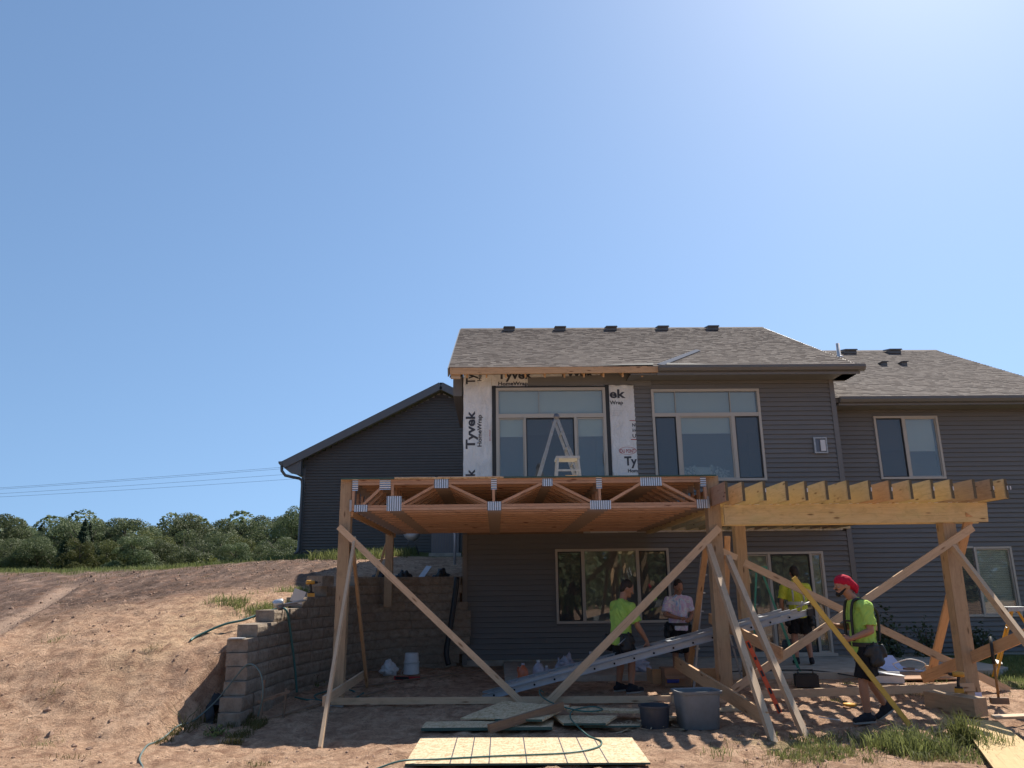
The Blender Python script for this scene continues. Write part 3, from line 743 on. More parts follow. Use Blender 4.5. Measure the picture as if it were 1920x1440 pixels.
bm = bmesh.new(); tube(bm, [(-7.74,28.12,5.90),(-7.73,28.12,5.72),(-7.60,28.15,5.55),(-7.35,28.25,5.50),(-7.15,28.36,5.47),(-7.05,28.40,5.40),(-7.03,28.40,5.2),(-7.03,28.40,3.0),(-7.05,28.36,2.85),(-7.10,28.2,2.78)], .055, 10)
bm_obj('downspout', bm, M['gutter'], house, None, True)

# house wrap sheets with their printing
def wrap(x0,x1,z0,z1,y=YF-.004):
    bm = bmesh.new(); n = max(2, int((x1-x0)/.12)); mm = max(2, int((z1-z0)/.12)); g2 = {}
    for i in range(n+1):
        for j in range(mm+1):
            x = x0+(x1-x0)*i/n; z = z0+(z1-z0)*j/mm
            edge = i in (0,n)
            g2[i,j] = bm.verts.new((x+(random.uniform(-.006,.006) if edge else 0), y-.002-.006*max(0,noise.noise(Vector((x*2.2,z*1.3,3)))), z))
    for i in range(n):
        for j in range(mm): bm.faces.new((g2[i,j],g2[i+1,j],g2[i+1,j+1],g2[i,j+1]))
    bmesh.ops.solidify(bm, geom=bm.faces[:], thickness=-.002) if False else None
    return bm_obj('house_wrap', bm, M['wrap'], house, None, True)
wall_core('sheathing', XL+.01, 3.53, 3.2, 6.24, [DOOR_UP, (3.16,3.53,3.2,5.93)], YF+.006, YF+.0285, M['osb'])
w1 = wrap(XL+.005, -.055, 3.2, 6.2); w1['label'] = 'tall white house wrap strip left of the upper patio door'
w2 = wrap(-.055, 3.50, 5.925, 6.2); w2['label'] = 'house wrap strip under the bare fascia board'
w3 = wrap(2.585, 3.155, 3.2, 5.94); w3['label'] = 'white house wrap panel right of the upper patio door'
def text(s, cap, x, z, mat, parent, rot=0, bold=.03, fit=None, y=YF-.012):
    size = cap/.73
    cu = bpy.data.curves.new('lettering', 'FONT'); cu.body = s; cu.size = size; cu.offset = bold*size; cu.extrude = .0006; cu.resolution_u = 3
    to = bpy.data.objects.new('tmp', cu); COL.objects.link(to); bpy.context.view_layer.update()
    me_ = bpy.data.meshes.new_from_object(to.evaluated_get(bpy.context.evaluated_depsgraph_get()))
    bpy.data.objects.remove(to); me_.materials.clear(); me_.materials.append(mat)
    xs_ = [v.co.x for v in me_.vertices]; w_ = max(xs_)-min(xs_); k = fit/w_ if fit else 1
    for v in me_.vertices: v.co.x = (v.co.x-min(xs_))*k
    m = Matrix.Translation((x, y, z)) @ Matrix.Rotation(rot, 4, 'Y') @ Matrix.Rotation(math.pi/2, 4, 'X')
    return link(bpy.data.objects.new('lettering', me_), parent, m)
V = -math.pi/2   # reading upwards
text('Tyvek', .205, -.44, 4.50, M['ink'], w1, V, .03, .86)
text('HomeWrap', .095, -.29, 4.55, M['ink'], w1, V, .025, .72)
text('k', .205, -.44, 3.90, M['ink'], w1, V, .03, .15)
text('Ty', .205, -.44, 5.98, M['ink'], w1, V, .03, .24)
text('Ho', .095, -.29, 6.05, M['ink'], w1, V, .025, .15)
text('DU PONT', .035, -.085, 4.68, M['ink_red'], w1, V, 0, .25)
for k in range(3): text('- -- --- -- - ---- -- --- - -- ---', .02, -.22+k*.03, 4.60, M['ink'], w1, V, 0, .6)
text('Tyvek', .21, .07, 6.10, M['ink'], w2, 0, .03, .80)
text('Tyvek', .21, 1.46, 6.13, M['ink'], w2, 0, .03, .82)
text('HomeWrap', .085, .09, 5.945, M['ink'], w2, 0, .025, .665, YF-.02)
text('ek', .20, 2.60, 5.64, M['ink'], w3, 0, .03, .36)
text('Wrap', .085, 2.595, 5.49, M['ink'], w3, 0, .025, .30)
for k, s_ in enumerate(('------------- --', '--------- ----', '--------')): text(s_, .025, 2.64, 5.33-k*.05, M['ink'], w3, 0, 0, .26-k*.05)
text('N', .075, 3.075, 4.975, M['ink'], w3, 0, .02); text('in', .07, 3.075, 4.86, M['ink'], w3, 0, .02, .075); text('U', .085, 3.07, 4.725, M['ink'], w3, 0, .02, .08)
box('printed_line', 3.02, 3.15, YF-.014, YF-.012, 5.105, 5.118, M['ink_red'], w3); box('printed_line', 3.03, 3.152, YF-.014, YF-.012, 4.672, 4.690, M['ink_red'], w3)
text('DU PONT', .085, 2.785, 4.385, M['ink_red'], w3, 0, .008, .32)
bm = bmesh.new()
for k in range(40):
    a0, a1 = 2*math.pi*k/40, 2*math.pi*(k+1)/40; vq = []
    for a_, r_ in ((a0,1),(a1,1),(a1,.93),(a0,.93)): vq.append(bm.verts.new((2.945+.195*r_*math.cos(a_), YF-.016, 4.43+.085*r_*math.sin(a_))))
    bm.faces.new(vq)
bm_obj('emblem', bm, M['ink_red'], w3)
text('Ty', .20, 2.86, 4.11, M['ink'], w3, 0, .03, .28)
text('Hom', .08, 2.93, 3.95, M['ink'], w3, 0, .025, .215)
# siding pieces lying over the wrap, where it was left on (their ends cover the print)
mesh_obj('trim_panel', [(.76,YF-.03,5.925),(2.5,YF-.03,5.935),(2.5,YF-.03,6.17),(.76,YF-.03,6.115),(.76,YF-.018,5.925),(2.5,YF-.018,5.935),(2.5,YF-.018,6.17),(.76,YF-.018,6.115)], BF, M['siding'], house); box('trim_panel', 2.502, 3.56, YF-.030, YF-.018, 5.935, 6.24, M['siding'], house)
box('trim_panel', 3.157, 3.56, YF-.034, YF-.020, 5.9, 6.2, M['siding'], house)

# ------------------------------------------------------------------ retaining wall
wall = thing('retaining_wall', (-3.1, 11, -.1), 'curved stepped retaining wall of tan concrete blocks climbing beside the dirt slope', 'retaining wall')
path = [(-3.20,10.75),(-3.17,11.5),(-3.13,12.3),(-3.03,13.1),(-2.88,13.8),(-2.72,14.5),(-2.55,15.2),(-2.30,15.9),(-1.9,16.4),(-1.4,16.62),(-.72,16.72)]
pp = [Vector((x,y,0)) for x,y in path]
dense = []
for i in range(len(pp)-1):
    p0,p1,p2,p3 = pp[max(i-1,0)],pp[i],pp[i+1],pp[min(i+2,len(pp)-1)]
    for k in range(20):
        t = k/20; dense.append(.5*((2*p1)+(p2-p0)*t+(2*p0-5*p1+4*p2-p3)*t*t+(3*p1-p0-3*p2+p3)*t**3))
dense.append(pp[-1]); cum = [0]
for a,b in zip(dense, dense[1:]): cum.append(cum[-1]+(b-a).length)
def along(s):
    s = max(0, min(s, cum[-1]-1e-4)); i = int(np.searchsorted(cum, s, side='right'))-1; i = min(i, len(dense)-2)
    t = (s-cum[i])/(cum[i+1]-cum[i]); p = dense[i].lerp(dense[i+1], t); d = (dense[i+1]-dense[i]).normalized()
    return p, d
CH = .172
start = [-.16, -.10, .02, .12, .16, .22, .62, 1.35, 2.45, 3.35, 4.6]
bm_meshes = []
def block_mesh(L):
    # tapered unit with a rough split face on +Y side, cap lip on top
    bm = bmesh.new(); d = .30; h = CH-.006
    nx_, nz_ = 6, 4; front = {}
    for i in range(nx_+1):
        for j in range(nz_+1):
            ch = -.010 if j in (0,nz_) else (-.001 if i in (0,nx_) else random.uniform(-.004, .006))
            front[i,j] = bm.verts.new((-L/2+L*i/nx_, d/2+ch, -h/2+h*j/nz_))
    bk = [bm.verts.new(p) for p in ((-L/2+.03,-d/2,-h/2),(L/2-.03,-d/2,-h/2),(L/2-.03,-d/2,h/2),(-L/2+.03,-d/2,h/2))]
    for i in range(nx_):
        for j in range(nz_): bm.faces.new((front[i,j],front[i,j+1],front[i+1,j+1],front[i+1,j]))
    bm.faces.new(bk)
    bm.faces.new([front[i,0] for i in range(nx_+1)]+[bk[1],bk[0]]); bm.faces.new([front[i,nz_] for i in range(nx_,-1,-1)]+[bk[3],bk[2]])
    bm.faces.new([front[0,j] for j in range(nz_,-1,-1)]+[bk[0],bk[3]]); bm.faces.new([front[nx_,j] for j in range(nz_+1)]+[bk[2],bk[1]])
    bmesh.ops.recalc_face_normals(bm, faces=bm.faces)
    me_ = bpy.data.meshes.new('block'); bm.to_mesh(me_); bm.free(); me_.materials.append(M['block']); return me_
variants = [block_mesh(.42) for _ in range(5)]
nblk = 0
for k in range(11):
    z = -.12+CH*k+CH/2; s = start[k]; step = .424
    if k % 2 and k < 6: s += 0
    while s < cum[-1]-.1:
        p, d = along(max(s+step/2, 0.001)); p = Vector(p)
        if s < 0: p = p - d*(0-s)*.5
        nrm = Vector((d.y, -d.x, 0))   # towards the patio
        bt = .15+.026*k*(1-.85*min(1,max(0,s/cum[-1]))); p = p - nrm*bt; p.z = z
        dth = along(s+step)[1].angle(along(max(s,0))[1]); xs_c = 1.0+bt*dth/step*1.15
        if k == 9 and s < 3.8: p.z = z
        m = Matrix((d, nrm, Vector((0,0,1)))).transposed()
        m = Matrix((( -d.x, nrm.x, 0),( -d.y, nrm.y, 0),(0,0,1))).to_4x4()
        m = m @ Matrix.Rotation(random.uniform(-.004,.004), 4, 'Z'); m.translation = p
        link(bpy.data.objects.new('block', random.choice(variants)), wall, m @ Matrix.Diagonal((xs_c,1,1,1))); nblk += 1
        s += step
    # grey cap lip line on each course is the pale top of the blocks itself
def loose_block(x, y, z, rz, label):
    m = Matrix.Translation((x,y,z+CH/2)) @ Matrix.Rotation(rz, 4, 'Z')
    o = link(bpy.data.objects.new('concrete_block', variants[0]), None, m); tag(o, label, 'block')
loose_block(-3.05, 14.0, 1.60, 1.2, 'loose tan block set on the wall top behind the timber post')

# ------------------------------------------------------------------ timber deck frame
deck = thing('deck_frame', (.5, 11.7, 0), 'raised timber deck frame of open-web floor trusses on posts', 'deck frame')
ZT, ZB = 3.145, 2.665
board('post', (-2.235,11.72,-.02), (-2.225,11.72,ZT), .165, .165, (0,1,0), M['post'], deck)
board('post', (3.275,11.76,-.1), (3.30,11.76,ZT), .19, .19, (0,1,0), M['post'], deck)
board('post', (-2.13,15.95,1.2), (-2.13,15.95,2.62), .15, .15, (0,1,0), M['post'], deck)
box('side_beam', -2.15,-2.11, 11.65,16.75, 2.585,2.66, M['spf_warm'], deck)
box('side_beam', 3.23,3.27, 11.90,16.75, 2.60,2.88, M['treated'], deck)
box('side_beam', 3.28,3.32, 11.90,16.75, 2.60,2.88, M['treated'], deck)
XA, XB_ = -2.13, 3.19
nodes = [(-2.09,-1.60,1),(-1.50,-.80,0)]
def cut_web(name, a, b, w=.038, t=.089):
    return a, b, w, t
webs = []
top = ZT-.022-.045; bot = ZB+.04
def dg(x0,z0,x1,z1): webs.append(((x0,z0),(x1,z1)))
dg(-1.98,bot+.03,-1.64,top-.02); dg(-1.40,bot+.04,-.84,top-.02); dg(-.74,top-.02,-.06,bot+.03); dg(.03,bot+.03,.73,top-.02); dg(.86,top-.02,1.50,bot+.03)
dg(1.66,bot+.03,2.24,top-.02); dg(2.46,top-.02,3.06,bot+.03)
for x in (-2.11,-1.53,-.02,1.57,3.17): webs.append(((x,bot),(x,top)))
plates = [(-1.99,ZB+.035,.20,.10,0),(-1.50,ZB+.10,.22,.22,0),(-.01,ZB+.05,.21,.13,0),(1.575,ZB+.05,.31,.13,0),(3.12,ZB+.05,.20,.13,0),
          (-2.085,ZT-.10,.085,.17,1),(-1.64,ZT-.09,.165,.165,1),(-.80,ZT-.09,.215,.135,0),(-.015,ZT-.10,.085,.17,1),(.79,ZT-.085,.155,.115,0),(1.565,ZT-.10,.085,.17,1),(2.35,ZT-.085,.32,.135,0),(3.14,ZT-.10,.085,.15,1)]
NT = 14
DULL = {}
proto = None
def child_of(o, p): o.parent = p; o.matrix_parent_inverse = Matrix.Identity(4); return o
pieces = []
def tmesh(nm, v, f, mat):
    me_ = bpy.data.meshes.new(nm); me_.from_pydata(v, [], f); me_.update(); me_.materials.append(mat); return me_
def tboard(nm, p0, p1, w, t, side, mat):
    m, L = frame(p0, p1, side); pieces.append((nm, tmesh(nm, boxv(L/2,w/2,t/2), BF, mat), m))
# every truss: chords, webs, plates in truss space (y = 0 at its front face)
chord_specs = [('top_chord', ZT-.022-.019), ('top_chord', ZT-.022-.060), ('bottom_chord', ZB+.060), ('bottom_chord', ZB+.019)]
for nm, z in chord_specs:
    off = .0 if nm == 'top_chord' else (0.0)
    tboard(nm, (XA,.0445,z), (XB_,.0445,z), .089, .0375, (0,1,0), M['truss'])
for (a, b) in webs:
    tboard('web', (a[0],.0445,a[1]), (b[0],.0445,b[1]), .086, .038, (0,1,0), M['truss'])
for x,z,w,h,v in plates:
    for y in (-.003, .0915):
        pieces.append(('connector_plate', tmesh('connector_plate', boxv(w/2,.002,h/2), BF, M['galv_v'] if v else M['galv']), Matrix.Translation((x,y,z))))
for i in range(NT):
    y = 11.60+i*(5.02/(NT-1)) if i else 11.60
    tr = bpy.data.objects.new('floor_truss', None); tr.empty_display_size = .1
    wm = Matrix.Translation((0, y, 0)); link(tr, deck, wm)
    for nm, me_, m in pieces:
        if nm == 'connector_plate' and m.translation.y > .05 and i < NT-1: 
            if i % 1 == 0: continue
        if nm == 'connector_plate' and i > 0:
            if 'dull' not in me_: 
                d_ = me_.copy(); d_.materials.clear(); d_.materials.append(M['galv_shaded']); DULL.setdefault(me_.name, d_)
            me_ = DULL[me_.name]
        o = bpy.data.objects.new(nm, me_); COL.objects.link(o); o.parent = tr; o.matrix_basis = m
# subfloor sheets over the trusses with green painted edges
x = -2.30
for k, (xa, xb) in enumerate(((-2.30,.13),(.133,2.57),(2.573,3.33))):
    yy = 11.57
    for j, (ya, yb) in enumerate(((11.57,12.79),(12.793,14.01),(14.013,15.23),(15.233,16.45),(16.453,16.86))):
        box('subfloor_sheet', xa, xb, ya, yb, ZT-.020, ZT+.002, M['osb'], deck)
box('painted_edge', -2.30, -1.5, 11.563, 11.569, ZT-.020, ZT+.003, M['osb_edge'], deck); box('painted_edge', .133, 3.34, 11.563, 11.569, ZT-.020, ZT+.003, M['osb_edge'], deck)
for x0,x1 in ((-1.5,-.9),(-.85,.1)): box('torn_wrap_strip', x0, x1, 11.55, 11.60, ZT+.003, ZT+.006, M['wrap'], deck)
# grey bracket at the foot of the left post, with its pad
box('post_base', -2.32,-2.14, 11.63,11.80, -.14, -.021, M['alu_dull'], deck)
bm = bmesh.new(); lathe(bm, [(.30,-.2),(.30,-.085),(.27,-.075)], (-2.23,11.68,0), 20); bm_obj('footing', bm, M['conc'], deck)
bm = bmesh.new(); lathe(bm, [(.30,-.2),(.30,-.105),(.27,-.095)], (3.29,11.7,0), 20); bm_obj('footing', bm, M['conc'], deck)
# joist hangers at the ends of the front truss
for x in (-2.145, 3.19):
    box('corner_bracket', x-.012, x+.02, 11.590, 11.597, ZB-.01, ZB+.16, M['alu'], deck)

# ------------------------------------------------------------------ pergola frame
perg = thing('pergola_frame', (6.7, 11.6, 0), 'open timber pergola frame with slanting rows of joists on a long beam', 'pergola frame')
board('post', (6.73,11.60,-.08), (6.745,11.60,2.40), .19, .19, (0,1,0), M['post'], perg)
board('post', (3.94,12.70,-.05), (3.965,12.70,2.70), .17, .17, (0,1,0), M['post'], perg)
box('post_sleeve', 6.632,6.828, 11.500,11.503, -.08,.03, M['spf'], perg); box('post_sleeve', 6.735,6.829, 11.496,11.499, -.08,.03, M['paper'], perg)
board('beam', (3.38,11.47,2.537), (7.315,11.47,2.535), .285, .045, (0,0,1), M['treated'], perg, (.0,.012))
board('beam', (3.40,11.73,2.535), (7.315,11.73,2.533), .285, .045, (0,0,1), M['treated'], perg)
jx = [3.252,3.49,3.79,4.11,4.385,4.68,4.99,5.30,5.596,5.89,6.197,6.478,6.80,7.06,7.26]
woods = {8: M['spf_warm'], 12: M['post'], 13: M['post'], 0: M['truss']}
tags_ = {2,4,7,8,10,11,13,14}
for i, x in enumerate(jx):
    yb = 16.86
    z = 2.815+random.uniform(-.003,.003)
    j = board('joist', (x+.019,10.90+random.uniform(-.015,.015),z), (x+.019,yb,z), .274, .038, (0,0,1), woods.get(i, M['treated']), perg)
    y0_ = 10.90
    e = box('end_face', x+.0005, x+.0375, y0_-.024, y0_-.0205, z-.1365, z+.1365, M['endgrain'], j)
    if i in tags_: box('stapled_tag', x+.026, x+.040, y0_-.028, y0_-.025, z-.02, z+.035, M['white_pl'], j)
box('stapled_tag', 7.335,7.35, 10.88,10.884, 2.80,2.85, M['white_pl'], perg)
board('rim_joist', (7.315,10.93,2.815),(7.315,16.8,2.815), .274,.036,(0,0,1), M['endgrain'], perg)
box('ledger', 3.35,7.68, 16.81,16.858, 2.68,2.95, M['treated'], perg)
for x in np.arange(3.46, 7.2, .298): box('joint_shim', x, x+.15, 11.440,11.446, 2.6795,2.6835, M['wrap'], perg)

# ------------------------------------------------------------------ temporary braces, stakes, tie boards
def brace(label, p0, p1, w=.089, t=.038, side=(0,0,1), mat='spf', name='brace', cuts=(0,0), nails=True):
    o = board(name, p0, p1, w, t, side, M[mat], None, cuts); tag(o, label, 'brace', 'temporary timber braces and boards'); return o
FY = 11.56
brace('long diagonal brace from the top of the left post down to the right', (-2.29,11.535,2.43), (.55,11.50,-.19), cuts=(0,.03))
brace('long diagonal brace from the middle post down to the left', (3.33,11.60,2.36), (.50,11.42,-.20), .105, .038, cuts=(0,.0))
brace('horizontal board low across the front of the deck posts', (-2.30,11.60,.035), (2.44,11.50,.005), .089, mat='spf')
brace('short continuation board low behind the grey tote', (2.44,11.46,.01), (3.19,11.46,.0), .089, mat='spf')
a1 = brace('leaning leg in front of the left post, its lit edge pale', (-2.06,11.60,2.26), (-1.985,9.50,-.19), .038, .089, (1,0,0))
brace('leaning leg behind the left post', (-2.10,11.66,2.18), (-2.10,13.5,-.04), .038, .089, (1,0,0), 'spf_warm')
brace('short tie board joining the two leaning legs at the left post', (-2.145,10.35,.20), (-2.145,13.40,.20), .12, .038, (0,0,1), 'spf')
brace('leaning leg in front of the middle post, nearest the grey tote', (3.155,11.62,2.10), (3.10,9.31,-.20), .075, .10, (1,0,0))
brace('leaning leg right of the middle post, ending in the grass', (3.41,11.55,1.93), (3.545,9.50,-.20), .070, .10, (1,0,0), 'spf')
brace('rear leaning leg left of the middle post', (3.20,11.87,2.17), (3.10,13.3,-.02), .089, .038, (1,0,0), 'spf_warm')
brace('rear leaning leg between the two middle posts', (3.53,11.90,2.25), (3.62,13.0,.0), .085, .038, (1,0,0), 'spf_warm')
brace('wide tie board slanting low in front of the middle post', (2.72,12.35,.41), (3.13,9.55,.03), .17, .038, (0,0,1), 'spf_warm')
brace('wide tie board at knee height right of the middle post', (3.38,12.7,1.03), (3.79,10.75,.645), .15, .038, (0,0,1), 'spf_warm')
brace('long brace running down right behind the red-scarfed worker', (3.79,12.0,1.86), (7.55,12.0,-.02), .105, .038)
brace('long brace rising to the right post behind the red-scarfed worker', (3.28,11.40,.12), (7.02,11.40,2.31), .105, .038)
brace('short upright cleat between the two middle posts', (3.20,11.84,2.13), (3.66,11.95,1.93), .09, .038)
brace('knotty leg leaning behind the right post', (7.04,11.45,2.50), (6.86,12.9,.02), .125, .038, (1,0,0), 'spf_warm', cuts=(.03,0))
brace('leg leaning from the right post towards the camera', (6.70,11.42,2.03), (6.80,9.30,-.20), .06, .10, (1,0,0))
brace('wide tie board climbing right beside the right post', (6.52,12.45,.12), (7.15,10.2,1.02), .15, .038, (0,0,1), 'spf_warm')
brace('low rail board running along the ground to the right post', (3.65,11.40,.06), (6.70,11.44,.11), .105, .038)
brace('second low rail under the first at the right post', (5.6,11.80,-.03), (7.0,11.80,.02), .06, .038, (0,0,1), 'spf')

# panels lying about
def flat_sheet(name, label, pts, t, mat, cat, z=None, group=None, lift=0, zs=None):
    if zs is None: zs = [(gz(x,y,False)+.02 if z is None else z)+lift]*len(pts)
    top_ = [Vector((x,y,zz+t)) for (x,y),zz in zip(pts,zs)]; bt = [p-Vector((0,0,t)) for p in top_]; n = len(pts)
    c = sum(top_, Vector())/n
    # local frame along first edge so the grain follows it
    ex = (top_[1]-top_[0]).normalized(); up_ = (top_[1]-top_[0]).cross(top_[2]-top_[0]).normalized()
    if up_.z < 0: up_ = -up_
    ey = up_.cross(ex); m = Matrix((ex,ey,up_)).transposed().to_4x4(); m.translation = c; mi = m.inverted()
    o = mesh_obj(name, [mi@p for p in top_+bt], [tuple(range(n)), tuple(range(n,2*n))[::-1]]+[(i,n+i,n+(i+1)%n,(i+1)%n) for i in range(n)], mat, None, m); fixn(o)
    if label: tag(o, label, cat, group)
    return o
osb = flat_sheet('osb_sheet', 'large bright oriented strand board sheet lying flat on the dirt in front', [(-.90,8.30),(1.49,8.16),(1.53,9.44),(-.87,9.66)], .018, M['osb'], 'board sheet', z=-.135)
e0, e1, e2, e3 = [Vector((x,y,-.1165)) for x,y in ((-.90,8.30),(1.49,8.16),(1.53,9.44),(-.87,9.66))]
for f in (.185,.268,.345,.50,.665,.75,.83):
    p0 = e0.lerp(e1, f); p1 = e3.lerp(e2, f-.01)
    board('printed_guide_line', p0, p1, .012, .002, (1,0,0), M['ink'], osb)
board('green_edge', e0+Vector((0,-.003,-.009)), e1+Vector((0,-.003,-.009)), .018, .003, (0,0,1), M['osb_edge'], osb)
PG = 'offcuts piled under the crossed braces'
def offcut(label, pts, z, mat='osb', edge=True, t=.02, zs=None):
    o = flat_sheet('panel_offcut', label, pts, t, M[mat], 'board offcut', z=z, group=PG, zs=zs)
    if edge:
        a = Vector((*pts[0], (zs[0] if zs else z)+t/2)); b = Vector((*pts[1], (zs[1] if zs else z)+t/2)); d = (b-a).normalized(); nn = Vector((d.y,-d.x,0))
        board('green_edge', a+nn*.003, b+nn*.003, t, .004, (0,0,1), M['osb_edge'], o)
    return o
offcut('long dusty panel offcut at the left of the pile', [(-.90,10.0),(.66,9.93),(.72,10.42),(-.88,10.45)], -.105, t=.035)
offcut('tilted panel offcut under the left end of the pile', [(-.45,10.5),(.45,10.25),(.6,10.9),(.1,11.25)], -.06, edge=False, zs=[-.06,-.04,.03,.03])
offcut('raised panel offcut with a green front edge', [(-.02,10.15),(.55,9.98),(.95,10.75),(.35,10.95)], -.03, zs=[-.03,-.02,.03,.03], t=.025)
offcut('pale panel offcut right of the brown stick', [(.80,9.95),(1.30,9.90),(1.52,10.45),(.72,10.55)], -.06, t=.025)
offcut('thin green-edged strip along the right of the pile', [(1.05,10.0),(1.72,9.98),(1.74,10.10),(1.06,10.12)], -.10)
offcut('long weathered board at the back right of the pile', [(.9,10.65),(2.05,10.42),(2.1,10.55),(1.0,10.95)], -.02, edge=False, t=.03)
offcut('broken splintered board end at the right of the pile', [(1.75,10.12),(2.02,10.0),(2.28,10.35),(1.95,10.5)], -.06, edge=False)
o = brace('rough brown stick laid across the pile of offcuts', (-.09,9.80,-.06), (.83,10.35,.10), .10, .05, (0,0,1), 'spf_grey', 'rough_stick')
bm = bmesh.new(); random.seed(4)
for i in range(60):
    x = 1.5+random.random()*.85; y = 9.95+random.random()*.5; z = gz(x,y); a = random.uniform(0,3.1); l = random.uniform(.03,.12)
    M_ = Matrix.Translation((x,y,z+.02)) @ Matrix.Rotation(a,4,'Z') @ Matrix.Rotation(random.uniform(-.4,.4),4,'Y'); bbox(bm,-l,l,-.006,.006,-.003,.003,M_)
tag(bm_obj('wood_splinters', bm, M['spf']), kind='stuff')
flat_sheet('plywood_strip', 'long yellow plywood strip on the dirt at the lower right corner', [(5.72,10.22),(4.52,7.6),(5.05,7.45),(6.10,10.02)], .02, M['ply'], 'board', z=-.12)
board_o = board('pale_board', (6.05,10.02,-.06), (8.2,10.1,-.03), .085, .03, (0,1,.2), M['spf']); tag(board_o, 'narrow pale board lying right of the plywood strip', 'board')
block = board('timber_block', (5.84,11.02,.02), (6.12,10.36,.0), .24, .22, (1,0,0), M['post']); tag(block, 'heavy offcut of brown treated timber lying by the right post', 'timber block')
for lab, p0, p1 in (('thin pale stick on the shaded dirt by the block wall', (-2.95,10.75,-.06), (-2.35,11.95,.01)), ('thin pale strip along the dirt under the deck', (-2.0,12.2,.02), (-1.7,12.9,.03)), ('long thin strip on the ground behind the left posts', (-2.3,13.2,.02), (-.2,15.6,.04))):
    tag(board('thin_stick', p0, p1, .035, .02, (1,0,0), M['spf_grey']), lab, 'stick')
st = thing('grade_stakes', (-3.0,11.0,-.05), 'pair of rough grade stakes with a crosspiece at the end of the block wall', 'stakes')
board('stake', (-3.02,10.72,-.15), (-3.0,10.72,.42), .04,.025,(0,1,0), M['spf_grey'], st); board('stake', (-2.80,11.0,-.1), (-2.78,11.0,.28), .035,.025,(0,1,0), M['spf_grey'], st)
board('crosspiece', (-3.05,10.68,.16), (-2.74,11.02,.24), .04,.02,(0,0,1), M['spf_grey'], st)
# boards, papers and boxes by the slab
p = flat_sheet('plywood_sheet', 'plywood sheet on the ground right of the red-scarfed worker', [(5.9,13.0),(7.55,13.0),(7.8,14.3),(6.35,14.5)], .02, M['card'], 'board sheet', z=.03)
pl = mesh_obj('building_plans', [(6.72,13.95,.07),(7.38,13.88,.06),(7.25,14.5,.09),(6.80,14.55,.10),(6.78,14.75,.27),(7.2,14.7,.26)], [(0,1,2,3),(3,2,5,4)], M['paper']); tag(pl, 'open lilac building plans weighted down on the plywood', 'papers')
box_o = box('tape_block', 7.05,7.22, 14.0,14.08, .075,.11, M['spf_grey']); tag(box_o, 'small grey weight lying on the open plans', 'weight')
bm = bmesh.new(); bbox(bm,0,.42,0,.28,0,.02); bbox(bm,0,.42,0,.02,.02,.11); bbox(bm,0,.42,.26,.28,.02,.15); bbox(bm,0,.02,.02,.26,.02,.13); bbox(bm,.40,.42,.02,.26,.02,.11); bbox(bm,.05,.42,-.02,.26,.15,.16,Matrix.Rotation(.12,4,'Y'))
o = bm_obj('white_case', bm, M['white_pl'], None, Matrix.Translation((5.98,12.85,.01)) @ Matrix.Rotation(-.25,4,'Z')); tag(o, 'open white plastic case beyond the low rail board', 'case')
bm = bmesh.new(); v = [bm.verts.new(p) for p in ((0,0,0),(.38,0,0),(.38,.24,0),(0,.24,0),(-.02,0,.17),(.22,0,.15),(.22,.24,.15),(-.02,.24,.17))]
for f in BF: bm.faces.new([v[i] for i in f])
o = bm_obj('wood_offcut', bm, M['spf'], None, Matrix.Translation((7.05,13.1,.05)) @ Matrix.Rotation(-.1,4,'Z')); tag(o, 'pale wedge-cut wood offcut right of the plans', 'offcut')
bm = bmesh.new(); bbox(bm,0,1.25,0,.04,0,.22); bbox(bm,0,.04,.04,.5,0,.20); bbox(bm,1.21,1.25,.04,.5,0,.2)
o = bm_obj('timber_box', bm, M['spf_warm'], None, Matrix.Translation((2.50,13.1,.02))); tag(o, 'low timber planks standing on edge behind the two right-hand workers', 'planks')
bm = bmesh.new(); bbox(bm,0,.42,0,.3,0,.27); bbox(bm,-.02,.30,-.12,0,.16,.17,Matrix.Rotation(.25,4,'X'))
o = bm_obj('cardboard_box', bm, M['card'], None, Matrix.Translation((3.28-.62,12.9,.0)) @ Matrix.Rotation(.1,4,'Z')); tag(o, 'brown cardboard box left of the middle post', 'box')
bm = bmesh.new(); lathe(bm, [(.0,-.09),(.045,-.09),(.048,-.07),(.048,.07),(.045,.09),(0,.09)], (0,0,0), 14, M=Matrix.Rotation(math.pi/2,4,'Y'))
o = bm_obj('blue_roll', bm, M['blue'], None, Matrix.Translation((2.78,12.9,.10)), True); tag(o, 'small blue roll lying in front of the low planks', 'roll')
bm = bmesh.new(); bbox(bm,0,.34,0,.22,0,.17); bbox(bm,.02,.32,.02,.20,.17,.19); tube(bm,[(.06,.11,.19),(.06,.11,.24),(.28,.11,.24),(.28,.11,.19)],.012)
o = bm_obj('tool_case', bm, M['black'], None, Matrix.Translation((4.62,12.6,.0)) @ Matrix.Rotation(-.2,4,'Z')); tag(o, 'black tool case on the ground by the orange level', 'case')
# ------------------------------------------------------------------ ladders
def rail(name, p0, p1, w, t, side, mat, parent):
    """channel section: web plus two flanges"""
    m, L = frame(p0, p1, side); bm = bmesh.new()
    bbox(bm, -L/2, L/2, -w/2, w/2, -t/2, -t/2+.004)
    bbox(bm, -L/2, L/2, w/2-.005, w/2, -t/2+.004, t/2); bbox(bm, -L/2, L/2, -w/2, -w/2+.005, -t/2+.004, t/2)
    return bm_obj(name, bm, mat, parent, m)
def rung(name, p0, p1, r, mat, parent, n=8):
    bm = bmesh.new(); tube(bm, [p0, p1], r, n); return bm_obj(name, bm, mat, parent, None, True)
